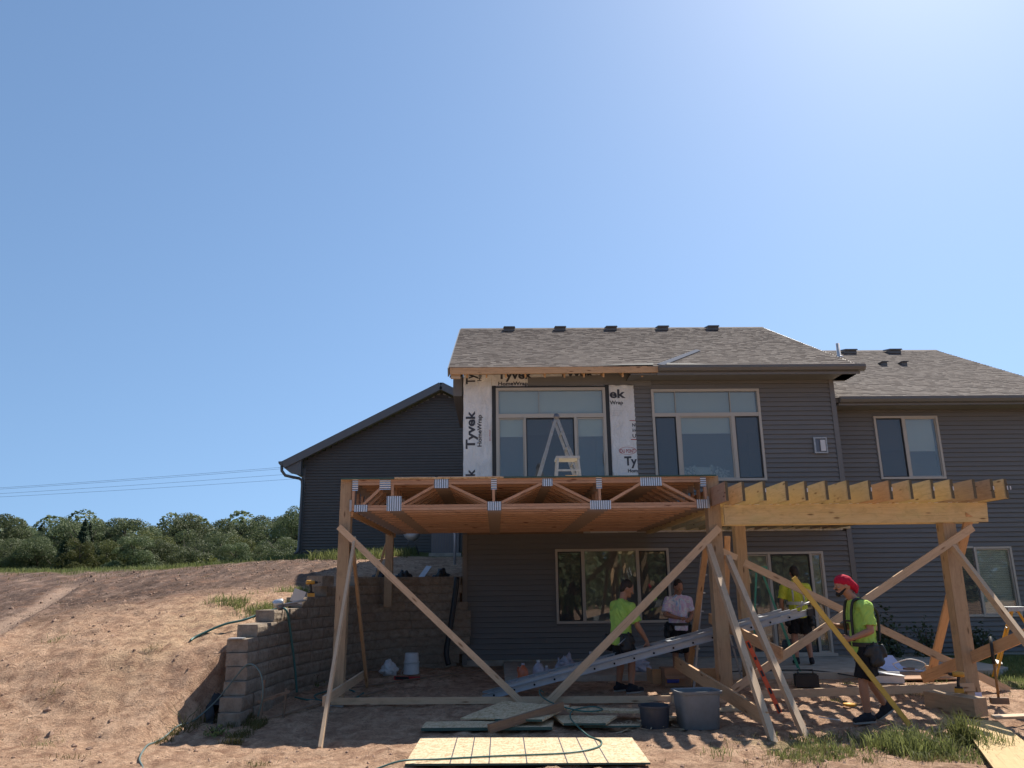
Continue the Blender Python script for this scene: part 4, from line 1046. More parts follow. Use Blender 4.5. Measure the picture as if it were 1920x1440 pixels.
# extension ladder lying slantwise under the deck (rails seen from the side)
P0, P1 = Vector((-.20,12.08,-.02)), Vector((4.72,12.08,1.12))
lad = thing('extension_ladder', P0, 'long aluminium extension ladder slanting from the ground under the deck towards the sliding door', 'ladder')
off = Vector((0,.42,.0)); d = (P1-P0).normalized(); nz = Vector((-d.z,0,d.x))
rail('rail', P0, P1, .085, .03, nz, M['alu_dull'], lad); rail('rail', P0+off, P1+off, .085, .03, nz, M['alu_dull'], lad)
q0, q1 = P0+nz*.075+d*.3+Vector((0,.035,0)), P1+nz*.075-d*.25+Vector((0,.035,0))
rail('fly_rail', q0, q1, .055, .025, nz, M['alu_dull'], lad); rail('fly_rail', q0+off-Vector((0,.07,0)), q1+off-Vector((0,.07,0)), .055, .025, nz, M['alu_dull'], lad)
L = (P1-P0).length; k = .17
while k < L-.05:
    c = P0+d*k; rung('rung', c, c+off, .016, M['alu_dull'], lad)
    bm = bmesh.new(); tube(bm, [c+Vector((0,-.0165,0)), c+Vector((0,-.012,0))], .0155, 10); bm_obj('rung_end', bm, M['hole'], lad)
    c2 = c+nz*.08; 
    if .4 < k < L-.4: board('tread', c2+Vector((0,.05,.0)), c2+off-Vector((0,.05,0)), .10, .012, d, M['alu_dull'], lad)
    k += .305
rung('hook', P1+nz*.11-d*.15, P1+nz*.14+d*.12, .012, M['alu'], lad); rung('hook', P1+nz*.13+d*.12+off, P1+d*.05+off, .012, M['alu'], lad)
box('foot_pad', P1.x-.02, P1.x+.07, 12.05, 12.12, P1.z-.05, P1.z+.05, M['gasket'], lad)
def aframe(name, label, apex, f0, f1, b0, b1, wtop, railw, mat, steps, topmat=None, stepmat=None, top=None, back=True):
    """step ladder: front legs f0,f1 and back legs b0,b1 (ground points) meeting at the apex"""
    t = thing(name, ((f0[0]+b0[0])/2,(f0[1]+b0[1])/2,f0[2]), label, 'ladder')
    ap = Vector(apex); wd = Vector(f1)-Vector(f0); wu = wd.normalized()
    a0, a1 = ap-wu*wtop/2, ap+wu*wtop/2
    F0, F1, B0, B1 = map(Vector, (f0,f1,b0,b1))
    dirn = (F0+F1-B0-B1).normalized()
    for a, b in ((a0+dirn*.03,F0),(a1+dirn*.03,F1)): board('leg', a, b, railw, .03, wu, mat, t)
    for a, b in ((a0-dirn*.06,B0),(a1-dirn*.06,B1)): board('leg', a, b, railw*.8, .025, wu, mat, t)
    for i in range(1, steps+1):
        f = i/(steps+1); board('step', a0.lerp(F0,f), a1.lerp(F1,f), .075, .02, dirn, stepmat or mat, t)
    if back:
        for f in (.4,.72): board('rear_bar', (a0-dirn*.06).lerp(B0,f), (a1-dirn*.06).lerp(B1,f), .03, .012, (0,0,1), stepmat or mat, t)
    if top: box('top_cap', ap.x-top[0]/2, ap.x+top[0]/2, ap.y-top[1]/2, ap.y+top[1]/2, ap.z, ap.z+.07, topmat or mat, t)
    return t
aframe('step_ladder', 'dark green fibreglass stepladder standing open in front of the sliding door', (4.80,14.45,1.78), (4.45,14.2,.0), (4.62,14.75,.0), (5.30,14.2,.06), (5.46,14.75,.06), .28, .07, M['green_fg'], 5, M['green_fg'], M['alu'], (.25,.32))
aframe('step_ladder', 'yellow fibreglass stepladder at the right edge beside the lawn', (8.53,13.1,1.06), (7.97,13.0,-.02), (8.28,13.55,.0), (8.95,12.8,-.02), (9.25,13.35,.0), .26, .065, M['yellow'], 3, M['alu'], M['alu'], (.34,.26))
aframe('step_ladder', 'scratched aluminium ladder standing behind the middle posts', (3.43,12.9,1.98), (3.08,12.8,.0), (3.12,13.3,.0), (3.98,12.85,.0), (4.02,13.35,.0), .3, .06, M['alu_dull'], 6, back=True)
# articulated ladder on the deck
t = thing('folding_ladder', (1.15,14.0,ZT), 'aluminium folding ladder opened in an A shape on top of the deck', 'ladder')
for y in (13.75,14.22):
    ap = Vector((1.13,y,4.54))
    for fx in (.70,1.60):
        f = Vector((fx,y+(.05 if y > 14 else -.05),ZT+.01)); mid = ap.lerp(f,.52)
        rail('rail', ap, mid, .050, .024, (1,0,0), M['alu'], t); rail('outer_rail', mid.lerp(ap,.18), f, .060, .028, (1,0,0), M['alu'], t)
    bm = bmesh.new(); lathe(bm, [(0,-.02),(.055,-.02),(.055,.02),(0,.02)], ap, 14, M=Matrix.Rotation(math.pi/2,4,'X')); bm_obj('hinge', bm, M['steel'], t, None, True)
for s, fx in ((-1,.70),(1,1.60)):
    for k in range(1,5):
        f = k/5; a = Vector((1.13,13.75,4.54)).lerp(Vector((fx,13.70,ZT)), f); b = Vector((1.13,14.22,4.54)).lerp(Vector((fx,14.27,ZT)), f)
        rung('rung', a, b, .015, M['alu'], t)
for fx in (.70,1.60):
    for y in (13.70,14.27): box('rubber_foot', fx-.04, fx+.04, y-.025, y+.025, ZT+.002, ZT+.03, M['gasket'], t)
t = thing('work_stool', (1.28,13.1,ZT), 'low aluminium work platform holding pine offcuts on the deck edge', 'work platform')
for x0,x1 in ((1.06,1.02),(1.40,1.44)):
    for y in (12.85,13.2): board('leg', (x0,y,3.62), (x1,y,ZT), .035,.03,(1,0,0), M['alu'], t)
box('top', 1.03,1.43, 12.82,13.24, 3.62,3.66, M['alu'], t); board('brace_bar', (1.05,12.84,3.42),(1.41,12.84,3.42),.03,.02,(0,0,1),M['alu'],t)
for k in range(5):
    o = board('pine_offcut', (1.10+.03*k,13.32,ZT+.05+.045*k), (1.52-.02*k,13.30+.05*(k%2),ZT+.05+.045*k), .12, .04, (0,1,0), M['spf']); tag(o, ['lowest','second lowest','middle','second highest','topmost'][k]+' pine offcut in the small stack behind the work platform', 'offcut', 'stacked pine offcuts on the deck')
for x in (.15,.55,2.12,2.4,-.35):
    pass

# ------------------------------------------------------------------ tubs, jugs and tools
def tub(name, label, c, prof, mat, n=24, sx=1, sy=1, rz=0, sq=0, cat='bucket'):
    bm = bmesh.new(); lathe(bm, prof, (0,0,0), n, sx=sx, sy=sy)
    if sq:
        for v in bm.verts:
            r = math.hypot(v.co.x/sx, v.co.y/sy)
            if r > 1e-4:
                a = math.atan2(v.co.y/sy, v.co.x/sx); k = 1/((abs(math.cos(a))**sq+abs(math.sin(a))**sq)**(1/sq)); v.co.x *= k; v.co.y *= k
    o = bm_obj(name, bm, mat, None, Matrix.Translation(c) @ Matrix.Rotation(rz,4,'Z'), True); tag(o, label, cat)
    m_ = o.modifiers.new('e','EDGE_SPLIT'); m_.split_angle = R(40); return o
tub('grey_tote', 'large grey plastic tote standing open on the dirt in front of the middle post', (2.46,10.12,-.14),
    [(0,0),(.205,0),(.215,.015),(.240,.40),(.262,.405),(.268,.435),(.252,.435),(.233,.425),(.203,.03),(0,.03)], M['tote'], 40, 1.05, .82, .12, 6, 'tote')
tub('black_bucket', 'low black rubber bucket left of the grey tote', (1.93,10.12,-.14),
    [(0,0),(.155,0),(.165,.02),(.182,.245),(.195,.25),(.195,.27),(.178,.268),(.160,.03),(0,.03)], M['bucket'], 28)
def handle(o, pts, r, mat, nm='handle'):
    bm = bmesh.new(); tube(bm, pts, r, 8); return bm_obj(nm, bm, mat, o, WM[o.name], True)
o = tub('white_bucket', 'scuffed white plastic bucket upside down by the back of the block wall', (-1.58,15.35,0.0),
    [(0,.37),(.118,.37),(.125,.36),(.135,.22),(.148,.215),(.148,.19),(.140,.18),(.148,.02),(.152,.0),(.14,0)], M['white_pl'])
handle(o, [(-.14,0,.1),(-.19,-.05,.02),(-.17,-.12,.01)], .004, M['white_pl'])
def jug(label, c, mat, s=1.0, rz=0, name='plastic_jug', cap=M['white_pl']):
    bm = bmesh.new()
    lathe(bm, [(0,0),(.072,0),(.08,.012),(.08,.15),(.07,.19),(.028,.235),(.022,.24),(.022,.255)], (0,0,0), 16)
    tube(bm, [(.05,0,.20),(.085,0,.215),(.095,0,.17),(.078,0,.12)], .012, 8)
    for v in bm.verts: v.co *= s
    o = bm_obj(name, bm, mat, None, Matrix.Translation(c) @ Matrix.Rotation(rz,4,'Z'), True); tag(o, label, 'jug')
    bm = bmesh.new(); lathe(bm, [(.026*s,.25*s),(.026*s,.275*s),(0,.277*s)], (0,0,0), 12); bm_obj('cap', bm, cap, o, WM[o.name])
    return o
jug('jug half full of orange liquid on the dirt under the deck', (.45,13.75,-.01), M['juice'], 1.15, 2.5, cap=M['bag'])
jug('empty clear milk jug right of the orange jug', (.72,13.95,-.01), M['bag'], 1.25, 1.0)
jug('small clear bottle jug behind the milk jug', (.86,14.0,-.01), M['bag'], .9, -.6)
jug('clear jug standing on the slab edge right of the plastic bags', (1.70,14.6,.06), M['bag'], 1.25, .4)
def bag(label, c, s, seed, mat=None):
    bm = bmesh.new(); bmesh.ops.create_icosphere(bm, subdivisions=4, radius=1)
    for v in bm.verts:
        n_ = noise.noise(v.co*2.2+Vector((seed,0,0)))*.45+noise.noise(v.co*6+Vector((0,seed,0)))*.22
        v.co *= 1+n_; v.co.x *= s*1.1; v.co.y *= s*.8; v.co.z = max(v.co.z, -.75)*s*.85 + (max(0,v.co.z-.6)*s*.8 if abs(v.co.x) < s*.5 else 0)
    o = bm_obj('plastic_bag', bm, mat or M['bag'], None, Matrix.Translation((c[0],c[1],c[2]+s*.62)), True); tag(o, label, 'bag'); return o
bag('crumpled white plastic bag left of the upturned bucket', (-1.98,15.15,0), .14, 3, M['white_pl'])
bag('clear plastic bag on the slab edge behind the ladder', (1.28,14.7,.05), .16, 8)
bag('crumpled foil bag on the slab behind the legs of the bending worker', (2.58,14.6,.05), .15, 5)
bm = bmesh.new(); lathe(bm, [(0,0),(.04,0),(.04,.14),(.015,.18),(.015,.24),(0,.24)], (0,0,0), 12); o = bm_obj('spray_bottle', bm, M['bag'], None, Matrix.Translation((1.13,14.75,.06)), True); tag(o, 'small upright bottle left of the clear bag on the slab', 'bottle')
o = board('short_level', (-1.78,14.42,.03), (-1.32,14.30,.03), .06, .03, (0,0,1), M['red']); tag(o, 'short red and black level on the dirt in front of the white bucket', 'level')
board('black_band', (-1.76,14.395,.03), (-1.50,14.335,.03), .045, .006, (0,0,1), M['black'], o)
# orange box level leaning on the legs
t = thing('spirit_level', (3.70,10.85,-.08), 'bright orange spirit level leaning among the legs of the middle post', 'level')
a, b = Vector((3.40,10.95,.80)), Vector((3.71,10.80,-.09))
board('body', a, b, .055, .022, (1,0,0), M['orange'], t)
for f0, f1 in ((.02,.10),(.23,.27),(.42,.50),(.66,.74),(.88,.99)):
    board('vial_window', a.lerp(b,f0)+Vector((0,-.013,0)), a.lerp(b,f1)+Vector((0,-.013,0)), .030, .004, (1,0,0), M['black'], t)
# second metal level behind
o = board('metal_level', (3.33,11.3,.95), (3.45,11.1,.45), .06, .02, (1,0,0), M['alu']); tag(o, 'short silver level hung beside the middle post', 'level')
# cordless drill on the timber block and another on the wall
def drill(label, c, rz, tilt=0, case='brass'):
    m = Matrix.Translation(c) @ Matrix.Rotation(rz,4,'Z') @ Matrix.Rotation(tilt,4,'Y')
    t = bpy.data.objects.new('cordless_drill', None); t.empty_display_size = .1; link(t, None, m); tag(t, label, 'drill')
    bm = bmesh.new(); bbox(bm, -.055,.055,-.04,.04,0,.055); bm_obj('battery', bm, M[case], t, m)
    bm = bmesh.new(); bbox(bm,-.045,.045,-.035,.035,.055,.072); tube(bm, [(0,0,.06),(.0,0,.12),(-.015,0,.18),(-.02,0,.20)], [.02,.018,.021,.024], 10); bm_obj('grip', bm, M['black'], t, m, True)
    bm = bmesh.new(); tube(bm, [(-.09,0,.225),(-.075,0,.225),(.03,0,.225),(.05,0,.225)], [.022,.036,.036,.028], 14); bm_obj('motor_case', bm, M[case] if case=='brass' else M['black'], t, m, True)
    bm = bmesh.new(); tube(bm, [(.05,0,.225),(.08,0,.225),(.10,0,.225)], [.024,.02,.012], 12); tube(bm,[(.1,0,.225),(.15,0,.225)],.004,6); bm_obj('chuck', bm, M['black'], t, m, True)
    return t
drill('cordless drill standing on the brown timber block by the right post', (6.02,10.62,.145), 2.6)
drill('cordless drill standing on the top of the block wall', (-2.98,13.0,1.432), .3)
bm = bmesh.new(); bbox(bm,-.11,.11,-.06,.06,0,.012); bbox(bm,-.09,-.06,-.045,.045,.012,.03); bbox(bm,.06,.09,-.045,.045,.012,.03)
# nail gun on the wall
m = Matrix.Translation((-3.10,12.05,1.262)) @ Matrix.Rotation(.25,4,'Z')
t = bpy.data.objects.new('nail_gun', None); link(t, None, m); tag(t, 'silver framing nail gun lying on a step of the block wall', 'nail gun')
bm = bmesh.new(); tube(bm, [(-.20,0,.07),(-.18,0,.08),(-.08,0,.10),(-.06,0,.10)], [.045,.062,.062,.04], 14); bm_obj('motor_housing', bm, M['magnesium'], t, m, True)
bm = bmesh.new(); tube(bm, [(-.13,0,.06),(-.10,0,.03),(-.06,0,.02)], [.045,.05,.03], 12); bm_obj('rear_cap', bm, M['steel'], t, m, True)
bm = bmesh.new(); tube(bm, [(-.08,-.01,.07),(.26,-.03,.13)], .014, 8); bm_obj('barrel', bm, M['alu'], t, m, True)
bm = bmesh.new(); bbox(bm, -.02,.16,-.015,.015,.13,.32, Matrix.Rotation(.35,4,'Y')); bm_obj('magazine', bm, M['magnesium'], t, m)
bm = bmesh.new(); bbox(bm, -.05,.20,-.012,.012,.04,.075, Matrix.Rotation(-.15,4,'Y')); bm_obj('grip', bm, M['steel'], t, m)
o = box('metal_plate', -3.58,-3.40, 10.95,11.12, .914,.928, M['alu']); tag(o, 'small grey metal plate on a lower step of the block wall', 'plate')
# sledgehammer standing on its head
t = thing('sledgehammer', (6.75,11.0,-.06), 'sledgehammer standing on its head right of the right post', 'sledgehammer')
board('head', (6.64,11.0,-.01), (6.85,10.95,-.01), .08,.08,(0,0,1), M['spf_grey'], t)
bm = bmesh.new(); tube(bm, [(6.745,10.98,.03),(6.80,11.05,.45)], .017, 10); bm_obj('handle', bm, M['handle'], t, None, True)
bm = bmesh.new(); tube(bm, [(6.80,11.05,.451),(6.845,11.11,.80)], .022, 10); bm_obj('rubber_grip', bm, M['black'], t, None, True)
o = cable('coiled_wire', [(6.65,13.6,.22),(6.9,13.5,.30),(7.15,13.5,.22),(7.1,13.7,.10),(6.8,13.7,.12),(6.65,13.6,.22)], .008, M['white_pl']); tag(o, 'loop of pale wire hanging behind the right post', 'wire')
o = tub('tape_reel', 'small yellow tape reel on the dirt behind the worker', (4.75,11.05,-.06), [(0,.0),(.06,0),(.085,.01),(.085,.035),(.05,.04),(.03,.03),(0,.03)], M['yellow'], 20, cat='reel')
# white paint stick
o = board('white_stick', (4.0,10.25,-.06), (4.18,10.05,-.07), .02,.01,(0,1,0), M['white_pl']); tag(o, 'thin white stick on the dirt ahead of the worker\'s shoe', 'stick')
# torn bundle of pale shims by the post foot
bm = bmesh.new()
for k in range(5): bbox(bm, 2.85+.07*k, 3.25+.06*k, 10.9+.04*k, 10.94+.04*k, -.08+.01*k, -.06+.01*k)
o = bm_obj('shim_bundle', bm, M['osb_grey']); tag(o, 'loose grey slats on the dirt between the tote and the middle post', 'slats')

# ------------------------------------------------------------------ drain pipe, hoses
o = cable('drain_pipe', [(-.80,16.60,1.75),(-.84,16.55,1.35),(-.92,16.5,.8),(-1.0,16.45,.3),(-.95,16.4,.05)], .055, M['black'], n=12); tag(o, 'black corrugated drain pipe coming down the back corner of the wall', 'drain pipe')
def ghose(label, pts, r, mat, lift=.012, name='hose', raw=False):
    P = [(p[0], p[1], (gz(p[0],p[1])+lift) if len(p) == 2 else p[2]) for p in pts]
    o = cable(name, P, r, mat, sub=8); tag(o, label, 'hose'); return o
ghose('grey-green air hose winding over the dirt from the lower left to the block wall', [(-3.60,7.9),(-3.53,8.48),(-3.72,8.86),(-3.84,9.3),(-3.91,9.68),(-3.93,10.0),(-3.90,10.3),(-3.82,10.6),(-3.62,10.75,.16),(-3.45,10.72,.36),(-3.20,10.62,.62),(-3.02,10.58,.52),(-2.96,10.55,.25),(-3.02,10.60,.0)], .010, M['hose_grey'])
zz = -.105
ghose('thin green air hose curving across the bright board sheet', [(-1.9,8.05),(-1.35,8.10),(-.95,8.25,zz+.02),(-.6,8.42,zz),(0,8.52,zz),(.7,8.60,zz),(1.05,8.85,zz),(1.15,9.20,zz),(1.05,9.5,zz),(.95,9.75,-.04),(.90,10.1,.0),(.98,10.55,.02),(1.25,10.75,.03),(1.35,10.55,.02),(1.10,10.45,.02),(.8,10.7,.06),(.62,11.2,.10),(.60,11.44,.16),(.66,11.5,.12)], .009, M['hose'])
ghose('green hose draped over the top of the block wall', [(-4.33,11.62),(-4.29,11.75),(-4.0,11.95,1.06),(-3.75,12.1,1.12),(-3.5,12.35,1.22),(-3.30,12.45,1.27),(-3.20,12.45,1.20),(-3.12,12.48,.8),(-3.05,12.5,.4),(-3.0,12.5,.05)], .017, M['hose'])
ghose('green hose lying in loops on the ground inside the wall', [(-2.95,12.2,.02),(-2.7,12.0),(-2.4,12.3),(-2.2,12.9),(-2.5,13.1),(-2.75,12.6),(-2.5,12.1),(-2.1,11.9),(-2.0,12.5)], .013, M['hose'])
ghose('black power cord across the slab under the pergola', [(3.0,13.7),(3.9,14.1,.07),(4.8,14.35,.07),(5.6,14.1,.07),(6.3,13.6),(6.6,13.1)], .010, M['black'], name='cord')
# black drainage cloth tails behind the wall end
bm = bmesh.new(); random.seed(9); g2 = {}
for i in range(14):
    for j in range(6):
        y = 10.55+i*.10; z = -.02+min(1.0,i*.085); x = -3.62-.05*j+math.sin(i*1.3+j)*.02
        nz_ = noise.noise(Vector((i*.8,j*.9,2))); g2[i,j] = bm.verts.new((x+nz_*.10, y+math.sin(j*2.1)*.02+nz_*.05, z+.05*math.sin(j*1.2+i*.9)-.18-.10*nz_))
for i in range(13):
    for j in range(5): bm.faces.new((g2[i,j],g2[i+1,j],g2[i+1,j+1],g2[i,j+1]))
o = bm_obj('drainage_cloth', bm, M['black'], None, None, True); tag(o, 'crumpled black drainage cloth between the slope and the block wall', 'cloth')
for lab,(p0,p1,r,m_) in {'dark strip of metal leaning on the bank above the wall':((-1.45,17.4,2.0),(-1.62,16.95,1.70),.03,M['alu_dull'])}.items():
    o = board('metal_strip', p0, p1, .12,.02,(1,0,0), m_); tag(o, lab, 'strip')
o = board('pale_stake', (-2.20,15.95,2.62-.2), (-2.52,16.75,1.68), .05,.03,(1,0,0), M['spf']); tag(o, 'pale stake leaning against the back left deck post', 'stake')
for lab, c in (('dark crumpled felt on top of the wall left of the strip',(-2.45,16.95,1.62)),('dark crumpled felt on top of the wall by the drain pipe',(-1.15,16.98,1.62)),('dark crumpled felt behind the small post on the wall',(-1.95,17.0,1.60))):
    o = bag(lab, c, .17, c[0]*7, M['black']); o.name = 'felt_scrap'; WM[o.name] = o.matrix_basis; o['category'] = 'felt scrap'
# things by the left part of the house
t = thing('air_conditioner', (-1.55,24.6,2.55), 'grey air conditioner unit with a slatted casing beside the house', 'air conditioner')
zb = gz(-1.6,24.8)-.02
box('casing', -1.98,-1.12, 24.5,25.3, zb+.08,zb+.98, M['steel'], t); box('lid', -2.0,-1.10, 24.48,25.32, zb+.98,zb+1.03, M['trim'], t); box('base_pad', -2.05,-1.05, 24.4,25.4, zb-.2,zb+.08, M['conc'], t)
for k in range(11): box('louvre', -1.96+.08*k,-1.93+.08*k, 24.475,24.497, zb+.12,zb+.94, M['trim'], t)
t = thing('hose_reel', (-2.75,26,2.7), 'hose reel on a low cart by the left part of the house', 'hose reel'); zb = gz(-2.7,25.5)
bm = bmesh.new(); lathe(bm, [(.10,-.16),(.26,-.16),(.26,-.14),(.14,-.13),(.14,.13),(.26,.14),(.26,.16),(.1,.16)], (-2.7,25.5,zb+.72), 24, M=Matrix.Rotation(math.pi/2,4,'X')); bm_obj('drum', bm, M['alu_dull'], t, None, True)
bm = bmesh.new(); tube(bm,[(-2.95,25.5,zb),(-2.7,25.5,zb+.72),(-2.45,25.5,zb)],.02); bm_obj('stand', bm, M['steel'], t, None, True)
bm = bmesh.new()
for y in (-.08,0,.08): tube(bm, [(-2.7+.19*math.cos(a),25.5+y,zb+.72+.19*math.sin(a)) for a in [k*math.pi/8 for k in range(17)]], .035, 8)
bm_obj('wound_hose', bm, M['black'], t, None, True)
t = thing('meter_box', (-.9,20,2.6), 'electric service pipe with a curved head beside the house corner', 'service pipe')
bm = bmesh.new(); tube(bm, [(-1.02,20,gz(-1.02,20)-.1),(-1.02,20,2.85),(-1.05,20,2.95),(-1.15,20,2.98),(-1.25,20,2.92)], .035, 10); bm_obj('pipe', bm, M['alu_dull'], t, None, True)
box('spigot_handle', -1.09,-.95, 19.93,19.95, 2.93,2.96, M['alu_dull'], t)
# pillows inside the upper window
for k,(x,lab) in enumerate(((4.40,'patterned pillow at the left behind the upper window glass'),(4.72,'plain blue-grey pillow between the two patterned ones behind the glass'),(5.08,'patterned pillow at the right behind the upper window glass'))):
    bm = bmesh.new(); bmesh.ops.create_cube(bm, size=1); bmesh.ops.subdivide_edges(bm, edges=bm.edges[:], cuts=7, use_grid_fill=True)
    for v in bm.verts:
        u, w_ = v.co.x*2, v.co.z*2; t_ = max(0, (1-abs(u)**3)*(1-abs(w_)**3)); pin = 1-.12*(1-abs(u*w_))*(abs(u)+abs(w_)-1 if abs(u)+abs(w_) > 1 else 0)
        v.co = Vector((u*.23*pin, v.co.y*(.03+.16*t_), w_*.21*pin))
    g_ = None
    o = bm_obj('throw_pillow', bm, M['pillow'] if k != 1 and 'pillow' in M else M['shade'], None, Matrix.Translation((x,17.45,3.93-.0)) @ Matrix.Rotation((-.25,.05,.3)[k],4,'Y'), True); tag(o, lab, 'pillow')
o = box('window_seat', 3.6,5.9, 17.2,18.0, 3.30,3.72, M['room_floor']); tag(o, 'bench seat with pillows behind the upper window', 'bench')

# ------------------------------------------------------------------ power lines
for k,(za,zb,lab) in enumerate(((10.62,12.30,'topmost of the four power lines crossing the sky at the left'),(10.50,12.16,'second power line from the top in the sky at the left'),(10.10,11.62,'third power line from the top in the sky at the left'),(9.80,11.15,'lowest of the four power lines in the sky at the left'))):
    xa, xb_ = -44.15, -18.6; pts = []
    for i in range(41):
        x = -160+i*7; f = (x-xa)/(xb_-xa); z = za+(zb-za)*f + .00035*((x+31)**2-160)
        pts.append((x, 70, z))
    bm = bmesh.new(); tube(bm, pts, .011, 6); o = bm_obj('power_line', bm, M['wire']); tag(o, lab, 'power line')
# ------------------------------------------------------------------ plants
def foliage_mat(name, a, b, trans=.35):
    g = G(name, .6, 0, .3); oi = g.n('ObjectInfo'); at = g.n('Attribute', _attribute_name='tone')
    n_ = g.noise(g.co(rnd=True), .8, 4, .6)
    c = g.mix(at.outputs['Fac'], a, b); c = g.mix(g.math('MULTIPLY', n_, .55), c, tuple(x*.55 for x in a)); c = g.mix(g.math('MULTIPLY', oi.outputs['Random'], .75), c, (a[0]*.75,a[1]*.62,a[2]*.6))
    g.col(c); tr = g.n('BsdfTranslucent'); g.t.links.new(c, tr.inputs[0])
    ms = g.n('MixShader', Fac=trans); g.t.links.new(g.p.outputs[0], ms.inputs[1]); g.t.links.new(tr.outputs[0], ms.inputs[2]); g.t.links.new(ms.outputs[0], g.out.inputs[0]); return g.m
M['leaf'] = foliage_mat('tree_leaves', (.10,.135,.062), (.20,.245,.115))  # distance haze is mixed into this leaf colour, paler and bluer
M['leaf_y'] = foliage_mat('yellowish_leaves', (.10,.12,.035), (.20,.21,.07))
M['leaf_d'] = foliage_mat('dark_needles', (.065,.105,.055), (.12,.165,.08), .25)
M['grassm'] = foliage_mat('grass_blades', (.15,.19,.06), (.36,.40,.16), .5)
M['weed'] = foliage_mat('weed_stems', (.12,.12,.035), (.26,.22,.09), .35)
M['bark'] = plain('tree_bark', (.09,.07,.05), .9, var=.4)
def leafmesh(name, centres, normals, sizes, mat, tones, parent=None, wm=None, asp=.6):
    n = len(centres); a = rng.normal(size=(n,3)); a -= normals*np.sum(a*normals,1,keepdims=True); a /= np.linalg.norm(a,axis=1,keepdims=True)+1e-9
    b = np.cross(normals, a); s = sizes[:,None]
    v = np.stack([centres-a*s, centres-b*s*asp, centres+a*s, centres+b*s*asp],1).reshape(-1,3)
    me_ = bpy.data.meshes.new(name); me_.vertices.add(4*n); me_.vertices.foreach_set('co', v.astype(np.float32).reshape(-1))
    me_.loops.add(4*n); me_.loops.foreach_set('vertex_index', np.arange(4*n,dtype=np.int32)); me_.polygons.add(n); me_.polygons.foreach_set('loop_start', np.arange(0,4*n,4,dtype=np.int32))
    me_.update(); me_.validate(); at = me_.attributes.new('tone','FLOAT','POINT'); at.data.foreach_set('value', np.repeat(tones,4).astype(np.float32)); me_.materials.append(mat)
    return me_
def crown_broad(h, r, nleaf, mat, seed, leaf=.095):
    rg = np.random.default_rng(seed); K = 34
    cc = []; 
    while len(cc) < K:
        p = rg.uniform(-1,1,3); q = np.array([p[0], p[1], p[2]])
        if np.linalg.norm(q) < 1: cc.append(q*rg.uniform(.75,1.0))
    cc = np.array(cc); wz = 1-.35*np.clip(-cc[:,2],0,1)
    C_ = np.stack([cc[:,0]*r*wz, cc[:,1]*r*wz, h*.52+cc[:,2]*h*.44],1); CR = rg.uniform(.24,.42,K)*r
    idx = rg.integers(0,K,nleaf); d = rg.normal(size=(nleaf,3)); d /= np.linalg.norm(d,axis=1,keepdims=True); d[:,2] = np.abs(d[:,2])*1.0-.35
    P = C_[idx]+d*(CR[idx]*rg.uniform(.72,1.06,nleaf))[:,None]
    N = d+rg.normal(size=(nleaf,3))*.55; N /= np.linalg.norm(N,axis=1,keepdims=True)
    to = np.clip(rg.random(K)[idx]*.6+rg.random(nleaf)*.4,0,1)
    return leafmesh('crown', P, N, rg.uniform(.6,1.3,nleaf)*leaf, mat, to)
def crown_conifer(h, r, nleaf, mat, seed, leaf=.10):
    rg = np.random.default_rng(seed); t = rg.random(nleaf)**.8; lay = np.round(t*16)/16; z = h*(.06+.94*t); rad = r*(1-lay)**.9*rg.uniform(.25,1.0,nleaf)+.05; a = rg.uniform(0,6.283,nleaf); a = np.round(a*2.5)/2.5*.6+a*.4
    P = np.stack([rad*np.cos(a), rad*np.sin(a), z-rad*.22],1); N = np.stack([np.cos(a)*.4,np.sin(a)*.4,np.ones(nleaf)],1)+rg.normal(size=(nleaf,3))*.45; N /= np.linalg.norm(N,axis=1,keepdims=True)
    return leafmesh('crown', P, N, rg.uniform(.6,1.3,nleaf)*leaf, mat, rg.random(nleaf))
def trunk_mesh(h, r):
    bm = bmesh.new(); tube(bm, [(0,0,-.5),(0.05,0,h*.3),(-.05,.05,h*.6),(0,0,h*.85)], [r,r*.8,r*.5,r*.2], 8)
    for k in range(6):
        a = k*1.1; z0 = h*(.28+.09*k); tube(bm, [(0,0,z0),(math.cos(a)*h*.12,math.sin(a)*h*.12,z0+h*.08),(math.cos(a)*h*.22,math.sin(a)*h*.22,z0+h*.2)], [r*.4,r*.25,r*.08], 5)
    me_ = bpy.data.meshes.new('trunk'); bm.to_mesh(me_); bm.free(); me_.materials.append(M['bark']); return me_
TB = [crown_broad(10, 4.3, 24000, M['leaf'], s) for s in (1,2,3,4)]; TY = [crown_broad(10, 4.0, 20000, M['leaf_y'], s) for s in (5,6)]; TC = [crown_conifer(10, 2.9, 15000, M['leaf_d'], s) for s in (7,8,9)]
TT = trunk_mesh(10, .22)
def tree(x, y, h, kind, label, group='trees along the edge of the wood', sx=1.0, zb=None, r=None):
    me_ = random.choice({'b':TB,'y':TY,'c':TC}[kind]); z = (gz(x,y,False) if zb is None else zb)-.2
    t = bpy.data.objects.new({'b':'broadleaf_tree','y':'broadleaf_tree','c':'conifer_tree'}[kind], None); t.empty_display_size = .5
    m = Matrix.Translation((x,y,z)) @ Matrix.Rotation(random.uniform(0,6.28),4,'Z') @ Matrix.Diagonal((h/10*sx,h/10*sx,h/10,1)); link(t, None, m); tag(t, label, 'tree', group)
    for nm, q in (('crown',me_),('trunk',TT)):
        o = bpy.data.objects.new(nm, q); COL.objects.link(o); o.parent = t
def xpx(px, y): return (px-929)/1500*y
def ztop(px, py, y): return 1.55 + y*(1100+.0127*(929-px)-py)/1500*1.0
random.seed(21)
